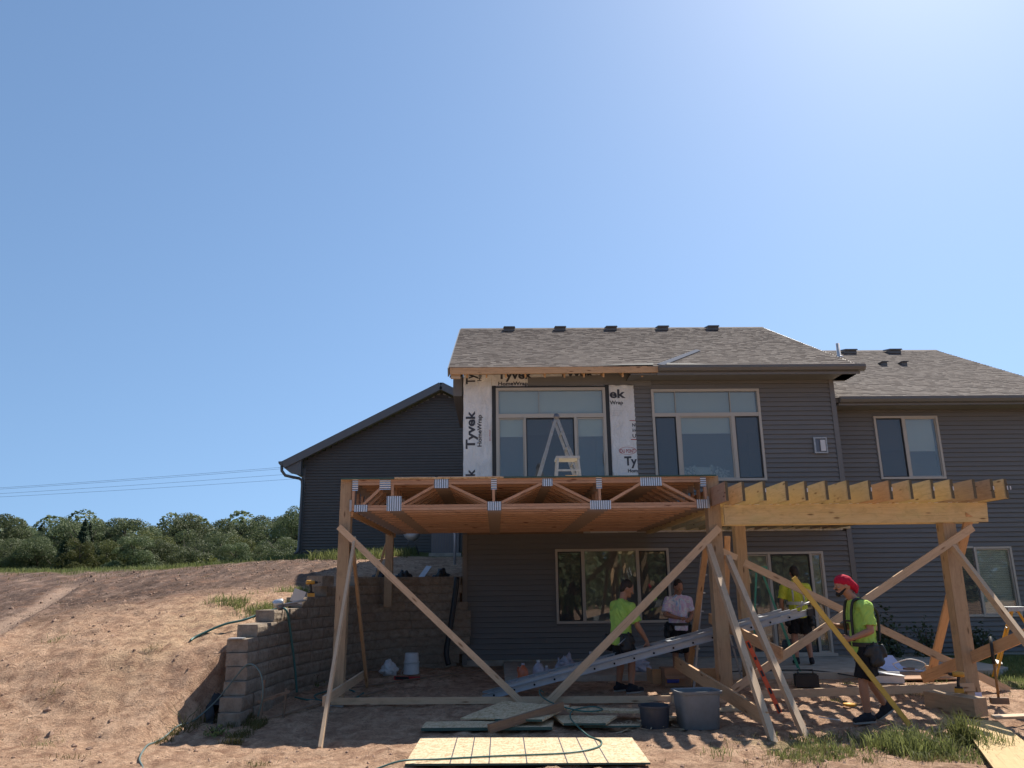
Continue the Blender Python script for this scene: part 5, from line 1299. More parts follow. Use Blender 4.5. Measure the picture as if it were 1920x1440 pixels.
# (pixel column, pixel row of the top) of crowns read off the skyline, with a distance for each
sky_trees = [(4,972,62,'b',1.0,'tall dark tree at the far left edge of the wood'),(40,998,66,'b',1.0,'dark bushy tree right of the tallest left-edge tree'),(72,994,70,'c',1.2,'leftmost dark spruce among the rounded trees'),
 (105,982,60,'b',1.15,'tall rounded dark green tree left of the pointed firs'),(130,985,64,'b',1.0,'broad tree beside the tall rounded one'),(153,983,58,'c',.9,'left one of the two pointed firs on the skyline'),(163,990,61,'c',.8,'right one of the two pointed firs on the skyline'),
 (190,990,66,'b',1.1,'medium green tree right of the pointed firs'),(230,977,62,'b',1.15,'large round tree with a domed top left of the long ridge of crowns'),(262,984,70,'b',1.0,'tree on the shoulder of the large domed tree'),
 (290,998,56,'y',1.2,'olive yellow tree in the middle of the wood edge'),(300,978,78,'b',1.1,'tree behind the olive yellow one'),(335,974,80,'b',1.2,'tree at the highest point of the left ridge of crowns'),
 (362,980,78,'b',1.1,'tree just right of the highest left crowns'),(392,988,76,'b',1.1,'tree in the dip of the skyline'),(345,1008,60,'b',1.2,'low wide tree in front of the left ridge'),(410,1000,62,'b',1.1,'low tree in front of the dip in the skyline'),
 (430,980,80,'b',1.1,'tree left of the right-hand ridge of crowns'),(462,972,82,'b',1.2,'tree at the top of the right-hand ridge of crowns'),(498,972,84,'b',1.0,'tree with a loose top near the house'),
 (455,1010,58,'y',1.0,'pale green tree low in front of the right ridge'),(490,1005,60,'b',1.1,'tree low in front between the pale tree and the house'),(525,982,80,'b',1.0,'tree next to the house corner'),(552,962,74,'b',.8,'tall airy tree just touching the house corner'),
 (250,1010,52,'b',1.1,'low bright tree under the large domed tree'),(200,1012,54,'y',.9,'light green shrubby tree below the medium green one'),(150,1010,52,'y',.75,'sapling with yellow-green leaves in front of the firs'),(20,1010,54,'b',1.2,'low dark tree at the left edge'),
 (75,1015,54,'b',1.2,'low dark tree second from the left edge'),(120,1018,52,'c',1.2,'low dense spruce in front of the rounded tree'),(300,1020,54,'b',1.1,'low bush-like tree below the olive one'),(380,1022,54,'b',1.2,'low bush-like tree in the centre of the wood edge'),(440,1022,54,'b',1.1,'low bush-like tree under the right ridge'),(520,1010,56,'b',1.1,'low tree by the downspout of the house')]
for px_, py_, y, kind, sx, lab in sky_trees:
    x = xpx(px_, y); zt = ztop(px_, py_, y); zb_ = gz(x, y, False)
    tree(x, y, (zt-zb_+.2)*1.05, kind, lab, sx=sx)
# the wood behind and beyond the frame reads as one mass
Pn, Nn, Sn, Tn = [], [], [], []
for k in range(330):
    a = rng.uniform(-.95,.75); y = rng.uniform(86,130); x = a*y*1.1; h = rng.uniform(8.2,10.2) if x < 0 else rng.uniform(6,8)
    if k > 230: y = -rng.uniform(26,48); x = rng.uniform(-60,60); h = rng.uniform(6,9.5)
    r = rng.uniform(2.6,4.5); n = 900
    d = rng.normal(size=(n,3)); d /= np.linalg.norm(d,axis=1,keepdims=True); d[:,2] = np.abs(d[:,2])
    Pn.append(np.array([x,y,0])+d*np.array([r,r,h-1])+np.array([0,0,1.5 if k <= 230 else -.6])-rng.random((n,1))*d*.3); Nn.append(d+rng.normal(size=(n,3))*.5); Sn.append(rng.uniform(.16,.36,n)); Tn.append(np.clip(rng.random()*.6+rng.random(n)*.4,0,1))
Nn = np.concatenate(Nn); Nn /= np.linalg.norm(Nn,axis=1,keepdims=True)
me_ = leafmesh('far_wood', np.concatenate(Pn), Nn, np.concatenate(Sn), M['leaf'], np.concatenate(Tn)); o = link(bpy.data.objects.new('far_wood', me_)); o['kind'] = 'stuff'
# shrubs and weeds
def shrub(label, x, y, w, h, n, mat, leaf, name='shrub', zb=None):
    P = rng.normal(size=(n,3)); P /= np.linalg.norm(P,axis=1,keepdims=True); rr = rng.random(n)**.45; N = P+rng.normal(size=(n,3))*.7; N /= np.linalg.norm(N,axis=1,keepdims=True)
    P = P*rr[:,None]; P[:,2] = np.abs(P[:,2]); P = P*np.array([w,w*.8,h])*(1+.25*np.sin(P[:,:1]*9))
    z = gz(x,y) if zb is None else zb
    t = thing(name, (x,y,z), label, 'shrub')
    me_ = leafmesh('leaves', P, N, rng.uniform(.6,1.3,n)*leaf, mat, rng.random(n)); o = bpy.data.objects.new('leaves', me_); COL.objects.link(o); o.parent = t
    bm = bmesh.new()
    for k in range(7): a = k*.9; tube(bm, [(0,0,-.05),(math.cos(a)*w*.3,math.sin(a)*w*.3,h*.4),(math.cos(a)*w*.6,math.sin(a)*w*.6,h*.8)], [.012,.008,.004], 5)
    o2 = bm_obj('stems', bm, M['bark'], None); o2.parent = t
shrub('round yellow-green bush alone on the crest of the slope', -10.75, 30, .62, .55, 900, M['leaf_y'], .06)
shrub('low leafy weed left of the round bush on the crest', -13.0, 29, .5, .25, 350, M['grassm'], .05)
shrub('dark shrub against the siding left of the right post', 8.0, 16.7, .55, .95, 900, M['leaf_d'], .045, zb=.0)
shrub('dark low shrub against the siding just behind the knotty leg', 8.85, 16.6, .30, .75, 350, M['leaf_d'], .04, zb=.0)
shrub('dark shrub against the siding right of the right post', 9.9, 16.5, .5, .6, 600, M['leaf_d'], .045, zb=.0)
shrub('green leafy weed on the top of the wall in shade', -3.05, 13.6, .22, .25, 160, M['grassm'], .03)
shrub('leafy weed at the foot of the bank near the hose', -3.35, 10.05, .16, .12, 130, M['grassm'], .022)
def blades(pts, hmin, hmax, w, mat, name, lean=.5, label=None):
    n = len(pts); X, Y = pts[:,0], pts[:,1]; Z = terrain(X, Y)
    h = rng.uniform(hmin,hmax,n); a = rng.uniform(0,6.283,n); l = rng.uniform(.1,lean,n)*h; f = rng.uniform(0,6.283,n)
    dx, dy = np.cos(a)*l, np.sin(a)*l; wx, wy = np.cos(f)*w, np.sin(f)*w
    v = np.empty((n,5,3)); B = np.stack([X,Y,Z-.01],1)
    wv = np.stack([wx,wy,np.zeros(n)],1)
    v[:,0] = B-wv; v[:,1] = B+wv; mid = B+np.stack([dx*.35,dy*.35,h*.62],1); v[:,2] = mid+wv*.75; v[:,3] = mid-wv*.75; v[:,4] = B+np.stack([dx,dy,h*(1-.25*l/h)],1)
    me_ = bpy.data.meshes.new(name); me_.vertices.add(5*n); me_.vertices.foreach_set('co', v.reshape(-1).astype(np.float32))
    base = np.arange(n)[:,None]*5; lp = np.concatenate([base+np.array([0,1,2,3]), base+np.array([3,2,4])],1).reshape(-1).astype(np.int32)
    ls = (np.arange(n)[:,None]*7+np.array([0,4])).reshape(-1).astype(np.int32)
    me_.loops.add(7*n); me_.loops.foreach_set('vertex_index', lp); me_.polygons.add(2*n); me_.polygons.foreach_set('loop_start', ls); me_.update(); me_.validate()
    at = me_.attributes.new('tone','FLOAT','POINT'); at.data.foreach_set('value', np.repeat(rng.random(n),5).astype(np.float32)); me_.materials.append(mat)
    o = link(bpy.data.objects.new(name, me_)); o['kind'] = 'stuff'; return o
def scatter(n, x0,x1,y0,y1, dens):
    X = rng.uniform(x0,x1,n); Y = rng.uniform(y0,y1,n); k = rng.random(n) < dens(X,Y); return np.stack([X[k],Y[k]],1)
def clump(X,Y,seed,th=.1): return sstep(th, th+.35, fbm(X*2.3,Y*2.3,3,seed))
blades(scatter(22000, 1.7,5.9,8.1,9.75, lambda X,Y: clump(X,Y,71,-.1)*np.clip(1.25-np.hypot((X-4.2)/1.7,(Y-8.75)/.75),0,1)), .02,.12,.0042,M['grassm'],'grass',1.1)
blades(scatter(9000, 1.7,5.9,8.1,9.75, lambda X,Y: clump(X,Y,73,-.2)*np.clip(1.25-np.hypot((X-4.2)/1.8,(Y-8.75)/.8),0,1)), .03,.12,.003,M['weed'],'dry_grass',1.5)
blades(scatter(5200, 3.8,5.4,8.35,9.3, lambda X,Y: clump(X,Y,72,-.25)*np.clip(1.2-np.hypot((X-4.65)/.8,(Y-8.8)/.42),0,1)), .08,.27,.006,M['grassm'],'tall_grass',1.1)
blades(scatter(420, 4.95,5.2,8.9,9.1, lambda X,Y: np.ones_like(X)*.4), .25,.42,.005,M['grassm'],'tall_grass',.9)
blades(scatter(42000, -26,-3,23.2,30, lambda X,Y: turf(X,Y)*.9), .05,.20,.008,M['grassm'],'grass',.7)
blades(scatter(30000, -26,-3.2,21.5,27, lambda X,Y: clump(X,Y,75,.0)*sstep(20.5,25,Y)*.25), .04,.12,.007,M['weed'],'dry_grass',.7)
blades(scatter(5000, -5.5,-2.6,22.5,27.5, lambda X,Y: clump(X,Y,91,-.2)), .10,.38,.010,M['grassm'],'grass',.8)
blades(scatter(26000, 7.6,14,11.8,16.8, lambda X,Y: turf(X,Y)*.8), .04,.12,.005,M['grassm'],'grass',.8)
blades(scatter(60000, -12,-3.5,8,21, lambda X,Y: clump(X,Y,77,.25)*.5*sstep(-.1,.3,fbm(X*.6,Y*.6,2,78))), .01,.05,.003,M['weed'],'dry_grass',1.6)
blades(scatter(16000, -4.9,-3.35,12.6,15.8, lambda X,Y: clump(X,Y,79,-.15)*np.clip(1.2-np.hypot((X+3.9)/.9,(Y-13.9)/1.3),0,1)), .04,.17,.005,M['grassm'],'grass',1.0)
blades(scatter(9000, -3.9,-2.9,9.6,10.9, lambda X,Y: clump(X,Y,80,.0)), .02,.12,.0035,M['weed'],'dry_grass',1.1)
blades(scatter(7000, 3.5,7.5,11.4,13.4, lambda X,Y: clump(X,Y,81,.15)*.6), .02,.09,.004,M['grassm'],'grass',1.0)
blades(scatter(8000, 1.6,7.5,8.2,11.2, lambda X,Y: clump(X,Y,82,.3)*.5), .015,.06,.003,M['weed'],'dry_grass',1.4)
# tall dry stems at the foot of the bank
bm = bmesh.new(); random.seed(5)
for k in range(16):
    a = random.uniform(-1.3,1.3); l = random.uniform(.15,.42); x = -3.78+random.uniform(-.06,.06); y = 10.2+random.uniform(-.05,.05); z = gz(x,y)
    tube(bm, [(x,y,z-.02),(x+math.sin(a)*l*.4,y,z+math.cos(a)*l*.5),(x+math.sin(a)*l,y+.03,z+math.cos(a)*l*.9)], [.004,.003,.0015], 4)
o = bm_obj('dry_weed', bm, M['weed']); tag(o, 'dry branching weed at the foot of the bank by the air hose', 'weed')
# twigs and straw scraps
bm = bmesh.new()
for k in range(420):
    x = rng.uniform(-9,7.5); y = rng.uniform(8,17); 
    if (x > -3.3 and y > 12.5) or (-1.1 < x < 1.7 and 8 < y < 10.5): continue
    z = gz(x,y)+.006; a = rng.uniform(0,3.14); l = rng.uniform(.02,.10); dx, dy = math.cos(a)*l, math.sin(a)*l
    tube(bm, [(x-dx,y-dy,z),(x,y,z+.008),(x+dx,y+dy,z)], .0022, 4)
tag(bm_obj('twigs', bm, M['spf_grey']), kind='stuff')

for k,(x,y,w_) in enumerate(((-5.1,9.6,.22),(-5.6,10.6,.20),(-4.7,11.3,.16),(-6.4,12.0,.2),(-4.5,9.0,.18),(-2.4,8.6,.12),(2.4,8.9,.15),(3.1,8.5,.2))):
    n = 60; P_ = np.stack([rng.normal(x,w_*.5,n), rng.normal(y,w_*.5,n)],1); blades(P_, .02,.10,.003, M['weed'] if k % 3 else M['grassm'], 'dry_grass', 1.5)
# ------------------------------------------------------------------ people
M['skin'] = plain('tanned_skin', (.36,.175,.105), .5, var=.12, scale=14)
M['skin2'] = plain('reddened_skin', (.42,.20,.13), .5, var=.12, scale=14)
M['hair'] = plain('dark_brown_hair', (.030,.018,.012), .7, var=.3, scale=60)
M['beard'] = plain('black_beard', (.012,.010,.009), .8)
def cloth(name, c, var=.12, wr=.6):
    g = G(name, .85, 0, .2); v = g.co(); g.col(g.mix(g.noise(v, 4, 4), tuple(x*(1-var) for x in c), c)); w_ = g.noise(g.co((1,1,.7)), 7, 4, .6, 1.2); g.bump(w_, wr, .03); return g.m
M['lime'] = cloth('lime_shirt_cloth', (.40,.60,.12)); M['hivis'] = cloth('yellow_safety_shirt_cloth', (.62,.66,.08))
M['shorts'] = cloth('black_shorts_cloth', (.016,.016,.018)); M['shorts2'] = cloth('dark_shorts_cloth', (.035,.033,.035)); M['scarf'] = cloth('red_head_scarf_cloth', (.46,.012,.04))
M['shoe'] = cloth('dark_shoe', (.028,.028,.034)); M['sole'] = plain('shoe_sole', (.30,.28,.25), .7); M['reflect'] = plain('silver_reflective_tape', (.50,.50,.46), .4)
M['leather'] = plain('black_tool_leather', (.020,.019,.019), .55, var=.3)
g = G('tie_dye_shirt_cloth', .85, 0, .2); v = g.co(); c = g.ramp(g.noise(v, 5.5, 3, .5, 1.5), (.30, (.25,.42,.72)), (.42, (.70,.73,.76)), (.52, (.62,.42,.62)), (.62, (.74,.74,.70)), (.75, (.70,.68,.40)))
wv = g.n('TexWave', Vector=v, Scale=9.0, Distortion=1.5); wv.bands_direction = 'Z'; c = g.mix(g.math('MULTIPLY', wv.outputs[0], .3), c, (.45,.52,.68)); g.col(c); g.bump(g.noise(v, 8, 4), .5, .02); M['tiedye'] = g.m

def cap_mesh(bm, a, b, ra, rb, n=14, flat=None):
    """rounded tapered limb from a to b"""
    a, b = Vector(a), Vector(b); d = (b-a); L = d.length; d.normalize()
    x = d.orthogonal().normalized(); 
    if flat: x = (Vector(flat[0])-d*Vector(flat[0]).dot(d)).normalized()
    y = d.cross(x); sx = flat[1] if flat else 1
    prof = []
    for k in range(5): t = math.pi/2*k/5; prof.append((-ra*math.cos(t), ra*math.sin(t)+1e-4))
    prof.append((0, ra)); prof.append((L*.5, (ra+rb)/2)); prof.append((L, rb))
    for k in range(1,6): t = math.pi/2*k/5; prof.append((L+rb*math.sin(t), rb*math.cos(t)+1e-4))
    rings = [[bm.verts.new(a+d*h+(x*math.cos(2*math.pi*i/n)*sx+y*math.sin(2*math.pi*i/n))*r) for i in range(n)] for h, r in prof]
    for p, q in zip(rings, rings[1:]):
        for i in range(n): bm.faces.new((p[i],p[(i+1)%n],q[(i+1)%n],q[i]))
    bm.faces.new(list(reversed(rings[0]))); bm.faces.new(rings[-1])
def ell_mesh(bm, c, r, rot=None):
    s0 = len(bm.verts); res = bmesh.ops.create_icosphere(bm, subdivisions=3, radius=1)
    m = Matrix.Translation(Vector(c)) @ (rot.to_4x4() if rot else Matrix.Identity(4)) @ Matrix.Diagonal((*r,1))
    for v in res['verts']: v.co = m @ v.co
def fuse(name, build, mat, parent, wm, voxel=.009, smooth=3, hollow=False, folds=0):
    bm = bmesh.new(); build(bm); bmesh.ops.recalc_face_normals(bm, faces=bm.faces)
    me_ = bpy.data.meshes.new('tmp'); bm.to_mesh(me_); bm.free()
    o = bpy.data.objects.new('tmp', me_); COL.objects.link(o)
    r = o.modifiers.new('r','REMESH'); r.mode = 'VOXEL'; r.voxel_size = voxel; r.use_smooth_shade = True
    s = o.modifiers.new('s','SMOOTH'); s.factor = .6; s.iterations = smooth
    bpy.context.view_layer.update()
    me2 = bpy.data.meshes.new_from_object(o.evaluated_get(bpy.context.evaluated_depsgraph_get())); bpy.data.objects.remove(o)
    if folds:
        nv = len(me2.vertices); co = np.empty(nv*3, np.float32); me2.vertices.foreach_get('co', co); co = co.reshape(-1,3); no = np.array([v.normal[:] for v in me2.vertices])
        ang = np.arctan2(co[:,1], co[:,0]+.02); n1_ = fbm(ang*2.2+co[:,2]*3.1, co[:,2]*4.2+ang, 3, 5); n2_ = np.abs(fbm(co[:,0]*13+co[:,2]*6, co[:,2]*8-co[:,1]*15, 3, 9))
        co = co+no*((n1_*1.2+(n2_-.25)*1.3)*folds)[:,None]; me2.vertices.foreach_set('co', co.reshape(-1).astype(np.float32)); me2.update()
    me2.polygons.foreach_set('use_smooth', [True]*len(me2.polygons)); me2.materials.clear(); me2.materials.append(mat)
    return link(bpy.data.objects.new(name, me2), parent, wm)
Vv = Vector
def person(label, loc, rz, J, shirt, shorts, skin='skin', head='hair', voxel=.008, grip=None, beard=False, vest=False, belt=True, harness=False, hemz=None):
    """J: joints in the person's own frame, x forward, y to the left, z up"""
    wm = Matrix.Translation(loc) @ Matrix.Rotation(rz, 4, 'Z')
    t = bpy.data.objects.new('person', None); t.empty_display_size = .3; link(t, None, wm); tag(t, label, 'person', None)
    J = {k: Vv(v) for k, v in J.items()}
    hd, nk, ch, pv = J['head'], J['neck'], J['chest'], J['pelvis']
    hy = J.get('hyaw', Vv((0,0,0)))
    HR = Matrix.Rotation(hy.x, 3, 'Z') @ Matrix.Rotation(hy.y, 3, 'Y')     # turn, nod
    up_ = (nk-pv).normalized()
    def H(x,y,z): return hd + HR @ Vv((x,y,z))
    def hand(bm, wr, dr, palm):
        """palm from the wrist along dr, fingers curl towards palm"""
        d = Vv(dr).normalized(); pn = (Vv(palm)-d*Vv(palm).dot(d)).normalized(); sd = d.cross(pn)
        cap_mesh(bm, wr-d*.01, wr+d*.075, .022, .030, 10, (sd,1.25))
        for i, (o_, l) in enumerate(((-.030,.068),(-.010,.078),(.010,.074),(.030,.058))):
            r = .0088; b0 = wr+d*.082+sd*o_; b1 = b0+d*l*.42+pn*l*.22; b2 = b1+d*l*.05+pn*l*.42; b3 = b2-d*l*.25+pn*l*.18
            cap_mesh(bm, wr+d*.045+sd*o_*.8, b0, r*1.1, r, 8); cap_mesh(bm,b0,b1,r,r*.95,8); cap_mesh(bm,b1,b2,r*.95,r*.85,8); cap_mesh(bm,b2,b3,r*.85,r*.75,8)
        s = -1; c0 = wr+d*.022-sd*.028; c1 = c0+d*.032-sd*.024+pn*.014; c2 = c1+d*.022+pn*.030; cap_mesh(bm,c0,c1,.014,.011,8); cap_mesh(bm,c1,c2,.011,.009,8)
    def body(bm):
        ell_mesh(bm, H(-.005,0,.025), (.098,.077,.112), HR); cap_mesh(bm, H(.035,0,-.055), H(.05,0,-.065), .055,.045)       # skull, jaw
        ell_mesh(bm, H(.082,0,-.085), (.024,.026,.020), HR)                                                           # chin
        cap_mesh(bm, H(.090,0,.015), H(.112,0,-.018), .010,.014, 8); ell_mesh(bm, H(.080,0,.030), (.020,.050,.012), HR)   # nose, brow
        ell_mesh(bm, H(.088,0,-.045), (.012,.026,.007), HR); ell_mesh(bm, H(.086,0,-.056), (.012,.024,.007), HR)          # lips
        for s in (-1,1):
            ell_mesh(bm, H(-.008,s*.078,.0), (.020,.009,.032), HR); ell_mesh(bm, H(.070,s*.038,-.015), (.022,.022,.024), HR)
            ell_mesh(bm, H(.082,s*.031,.010), (.010,.013,.008), HR)
        cap_mesh(bm, hd+HR@Vv((-.02,0,-.05)), nk, .056,.062)
        cap_mesh(bm, nk-up_*.02, ch, .07,.125, 16, (Vv((0,1,0)),1.25)); cap_mesh(bm, ch, pv+up_*.08, .128,.112, 16, (Vv((0,1,0)),1.2)); cap_mesh(bm, pv+up_*.06, pv, .12,.125, 16, (Vv((0,1,0)),1.2))
        for s in ('l','r'):
            sh, el, wr = J['sh'+s], J['el'+s], J['wr'+s]
            cap_mesh(bm, nk-up_*.05, sh, .06,.062); cap_mesh(bm, sh, el, .056,.041); cap_mesh(bm, el, el.lerp(wr,.35), .042,.043); cap_mesh(bm, el.lerp(wr,.3), wr, .043,.027)
            dr = J.get('hd'+s, wr-el); pl = J.get('pl'+s, Vv((-.2,(-1 if s=='l' else 1),0)))
            hand(bm, wr, dr, pl)
            hp, kn, an, to = J['hp'+s], J['kn'+s], J['an'+s], J['to'+s]
            cap_mesh(bm, hp, kn, .088,.058); cap_mesh(bm, kn, kn.lerp(an,.35), .057,.058); cap_mesh(bm, kn.lerp(an,.3), an, .059,.038)
            heel = J.get('he'+s, an+Vv((-.05,0,-.06))); cap_mesh(bm, an, heel+(to-heel)*.3, .038,.035); cap_mesh(bm, heel+Vv((0,0,.01)), to, .033,.028)
    fuse('body', body, M[skin], t, wm, .0065 if voxel < .0075 else voxel, 2)
    sh_m = M[shirt]; hem = J.get('hem', pv+Vv((0,0,-.02)))
    def shirt_b(bm):
        cap_mesh(bm, nk-up_*.035, ch, .085,.150, 18, (Vv((0,1,0)),1.28)); cap_mesh(bm, ch, pv+up_*.10, .150,.140, 18, (Vv((0,1,0)),1.22))
        m0 = pv+up_*.10
        # straight hanging hem, flat-ended
        k = 18; rings = []
        for q, r in ((m0,.142),(pv,.150),(hem,.156)):
            rings.append([bm.verts.new(q+Vv((math.cos(2*math.pi*i/k)*r, math.sin(2*math.pi*i/k)*r*1.2, .012*math.sin(i*1.7)))) for i in range(k)])
        for p, q in zip(rings, rings[1:]):
            for i in range(k): bm.faces.new((q[i],q[(i+1)%k],p[(i+1)%k],p[i]))
        bm.faces.new(rings[0]); bm.faces.new(list(reversed(rings[-1])))
        for s in ('l','r'):
            sh, el = J['sh'+s], J['el'+s]; cap_mesh(bm, nk-up_*.055, sh, .075,.078); d = (el-sh).normalized(); e = sh.lerp(el,.80)
            x = d.orthogonal().normalized(); y = d.cross(x); rings = []
            for q, r in ((sh-d*.02,.078),(sh.lerp(el,.45),.080),(e,.088)): rings.append([bm.verts.new(q+(x*math.cos(2*math.pi*i/14)+y*math.sin(2*math.pi*i/14))*r) for i in range(14)])
            for p, q in zip(rings, rings[1:]):
                for i in range(14): bm.faces.new((p[i],p[(i+1)%14],q[(i+1)%14],q[i]))
            bm.faces.new(list(reversed(rings[0]))); bm.faces.new(rings[-1])
    so_ = fuse('shirt', shirt_b, sh_m, t, wm, .009, 3, folds=.015)
    def shorts_b(bm):
        cap_mesh(bm, pv+up_*.06, pv-Vv((0,0,.05)), .135,.142, 16, (Vv((0,1,0)),1.2))
        for s in ('l','r'):
            hp, kn = J['hp'+s], J['kn'+s]; e = hp.lerp(kn, J.get('sl', Vv((.88,0,0))).x); d = (e-hp).normalized(); x = d.orthogonal().normalized(); y = d.cross(x); rings = []
            for q, r in ((hp-d*.03,.112),(hp.lerp(e,.5),.108),(e,.112)): rings.append([bm.verts.new(q+(x*math.cos(2*math.pi*i/14)+y*math.sin(2*math.pi*i/14))*r) for i in range(14)])
            for p, q in zip(rings, rings[1:]):
                for i in range(14): bm.faces.new((p[i],p[(i+1)%14],q[(i+1)%14],q[i]))
            bm.faces.new(list(reversed(rings[0]))); bm.faces.new(rings[-1])
    fuse('shorts', shorts_b, M[shorts], t, wm, .009, 3, folds=.014)
    for s in ('l','r'):
        an, to = J['an'+s], J['to'+s]; heel = J.get('he'+s, an+Vv((-.05,0,-.06)))
        def shoe_b(bm): cap_mesh(bm, an+Vv((0,0,.03)), an, .044,.046); cap_mesh(bm, heel+Vv((0,0,.022)), heel.lerp(to,.55)+Vv((0,0,.03)), .043,.050); cap_mesh(bm, heel.lerp(to,.5)+Vv((0,0,.014)), to+Vv((0,0,.010)), .047,.038); cap_mesh(bm, an, heel.lerp(to,.6)+Vv((0,0,.03)), .046,.045)
        sobj = fuse('shoe', shoe_b, M['shoe'], t, wm, .009, 2)
        u = (to-heel); L_ = u.length; u.normalize(); wv_ = Vv((-u.y,u.x,0)); 
        m_, _ = frame(heel-u*.04, to+u*.035, wv_)
        bmm = bmesh.new(); n = 20; zz_ = -.028
        rg_ = [[bmm.verts.new(((L_/2+.04)*math.cos(a), .044*(1+.12*math.cos(a))*math.sin(a), z_)) for a in [2*math.pi*i/n for i in range(n)]] for z_ in (zz_,zz_+.022)]
        for i in range(n): bmm.faces.new((rg_[0][i],rg_[0][(i+1)%n],rg_[1][(i+1)%n],rg_[1][i]))
        bmm.faces.new(list(reversed(rg_[0]))); bmm.faces.new(rg_[1])
        o2 = bm_obj('sole', bmm, M['sole'], None); o2.parent = sobj; o2.matrix_parent_inverse = wm.inverted(); o2.matrix_basis = wm @ m_; 
        o2.matrix_parent_inverse = WM[sobj.name].inverted()
    if head == 'scarf':
        def sc(bm):
            ell_mesh(bm, H(-.015,0,.055), (.108,.090,.092), HR @ Matrix.Rotation(-.20,3,'Y')); cap_mesh(bm, H(-.06,0,.05), H(-.125,0,-.005), .080,.055); cap_mesh(bm, H(-.12,0,.0), H(-.150,.01,-.045), .045,.040)
            ell_mesh(bm, H(-.175,0,-.02), (.032,.030,.034)); cap_mesh(bm, H(-.165,.01,-.045), H(-.145,.02,-.095), .026,.016, 8)
            cap_mesh(bm, H(.085,0,.055), H(-.06,.075,.015), .012,.014,8); cap_mesh(bm, H(.085,0,.055), H(-.06,-.075,.015), .012,.014,8)
        fuse('head_scarf', sc, M['scarf'], t, wm, .007, 2, folds=.006)
    else:
        def hr(bm):
            ell_mesh(bm, H(-.020,0,.048), (.100,.084,.098), HR); ell_mesh(bm, H(-.055,0,.0), (.060,.076,.085), HR)
            for i in range(40): a = random.uniform(0,6.28); b = random.uniform(.1,1.4); p = H(-.02+.09*math.cos(a)*math.cos(b), .078*math.sin(a)*math.cos(b), .05+.09*math.sin(b)); cap_mesh(bm, p, p+Vv((random.uniform(-.01,.01),random.uniform(-.01,.01),.008)), .011,.006,6)
        fuse('hair', hr, M['hair'], t, wm, .007, 1)
    if beard:
        def bd(bm):
            ell_mesh(bm, H(.078,0,-.090), (.034,.036,.034), HR)
            for s in (-1,1): cap_mesh(bm, H(.06,s*.042,-.085), H(.0,s*.066,-.03), .020,.010, 8); cap_mesh(bm, H(.098,s*.004,-.033), H(.088,s*.028,-.045), .008,.006,8)
        fuse('beard', bd, M['beard'], t, wm, .006, 1)
    if belt:
        bz = pv + up_*.03
        bmm = bmesh.new(); n = 28; P = [bz+Vv((math.cos(2*math.pi*i/n)*.160, math.sin(2*math.pi*i/n)*.196, 0)) for i in range(n+1)]
        for i in range(n):
            a, b = P[i], P[i+1]; q = [bmm.verts.new(v_) for v_ in (a-Vv((0,0,.025)),b-Vv((0,0,.025)),b+Vv((0,0,.025)),a+Vv((0,0,.025)))]; bmm.faces.new(q)
        bo = bm_obj('tool_belt', bmm, M['leather'], t, wm)
        for s in (-1,1):
            def pouch(bm): cap_mesh(bm, bz+Vv((-.03,s*.205,-.03)), bz+Vv((-.05,s*.215,-.20)), .045,.062, 12, (Vv((1,0,0)),1.6)); cap_mesh(bm, bz+Vv((-.13,s*.20,-.02)), bz+Vv((-.15,s*.21,-.12)), .028,.034, 8); cap_mesh(bm, bz+Vv((-.02,s*.22,.03)), bz+Vv((-.04,s*.23,-.06)), .018,.016, 8); cap_mesh(bm, bz+Vv((.04,s*.20,-.04)), bz+Vv((.06,s*.20,-.10)), .035,.040, 10)
            fuse('tool_pouch', pouch, M['leather'], bo, wm, .010, 2, folds=.012)
        bmm = bmesh.new(); tube(bmm, [bz+Vv((-.10,-.25,-.04)), bz+Vv((-.26,-.27,-.13))], .007, 6); bm_obj('tool_shank', bmm, M['alu'], bo, wm, True)
    if harness:
        for s in (-1,1):
            pts = []
            for k in range(17):
                a = -1.25+k*(math.pi+.9)/16
                f = max(0,math.cos(a)); q = ch+up_*(.02+.155*max(0,math.sin(a*.86+.15)) ) 
                pts.append(None)
            pf = [pv+up_*.07+Vv((.160,s*.10,0)), ch+Vv((.172,s*.105,-.04)), ch+up_*.10+Vv((.145,s*.10,0)), nk+Vv((.05,s*.105,-.0)), nk+Vv((-.06,s*.10,.0)), ch+up_*.08+Vv((-.165,s*.085,0)), ch+Vv((-.182,s*.07,-.06)), pv+up_*.07+Vv((-.165,s*.09,0))]
            out = []
            for i in range(len(pf)-1):
                p0,p1,p2,p3 = pf[max(i-1,0)],pf[i],pf[i+1],pf[min(i+2,len(pf)-1)]
                for k in range(6): t_ = k/6; out.append(.5*((2*p1)+(p2-p0)*t_+(2*p0-5*p1+4*p2-p3)*t_*t_+(3*p1-p0-3*p2+p3)*t_**3))
            out.append(pf[-1]); bmm = bmesh.new(); tube(bmm, out, .019, 8); bm_obj('suspender', bmm, M['leather'], t, wm, True)
        bmm = bmesh.new(); tube(bmm, [ch+Vv((.175,-.10,-.05)), ch+Vv((.185,0,-.05)), ch+Vv((.175,.10,-.05))], .012, 6); bm_obj('chest_strap', bmm, M['leather'], t, wm, True)
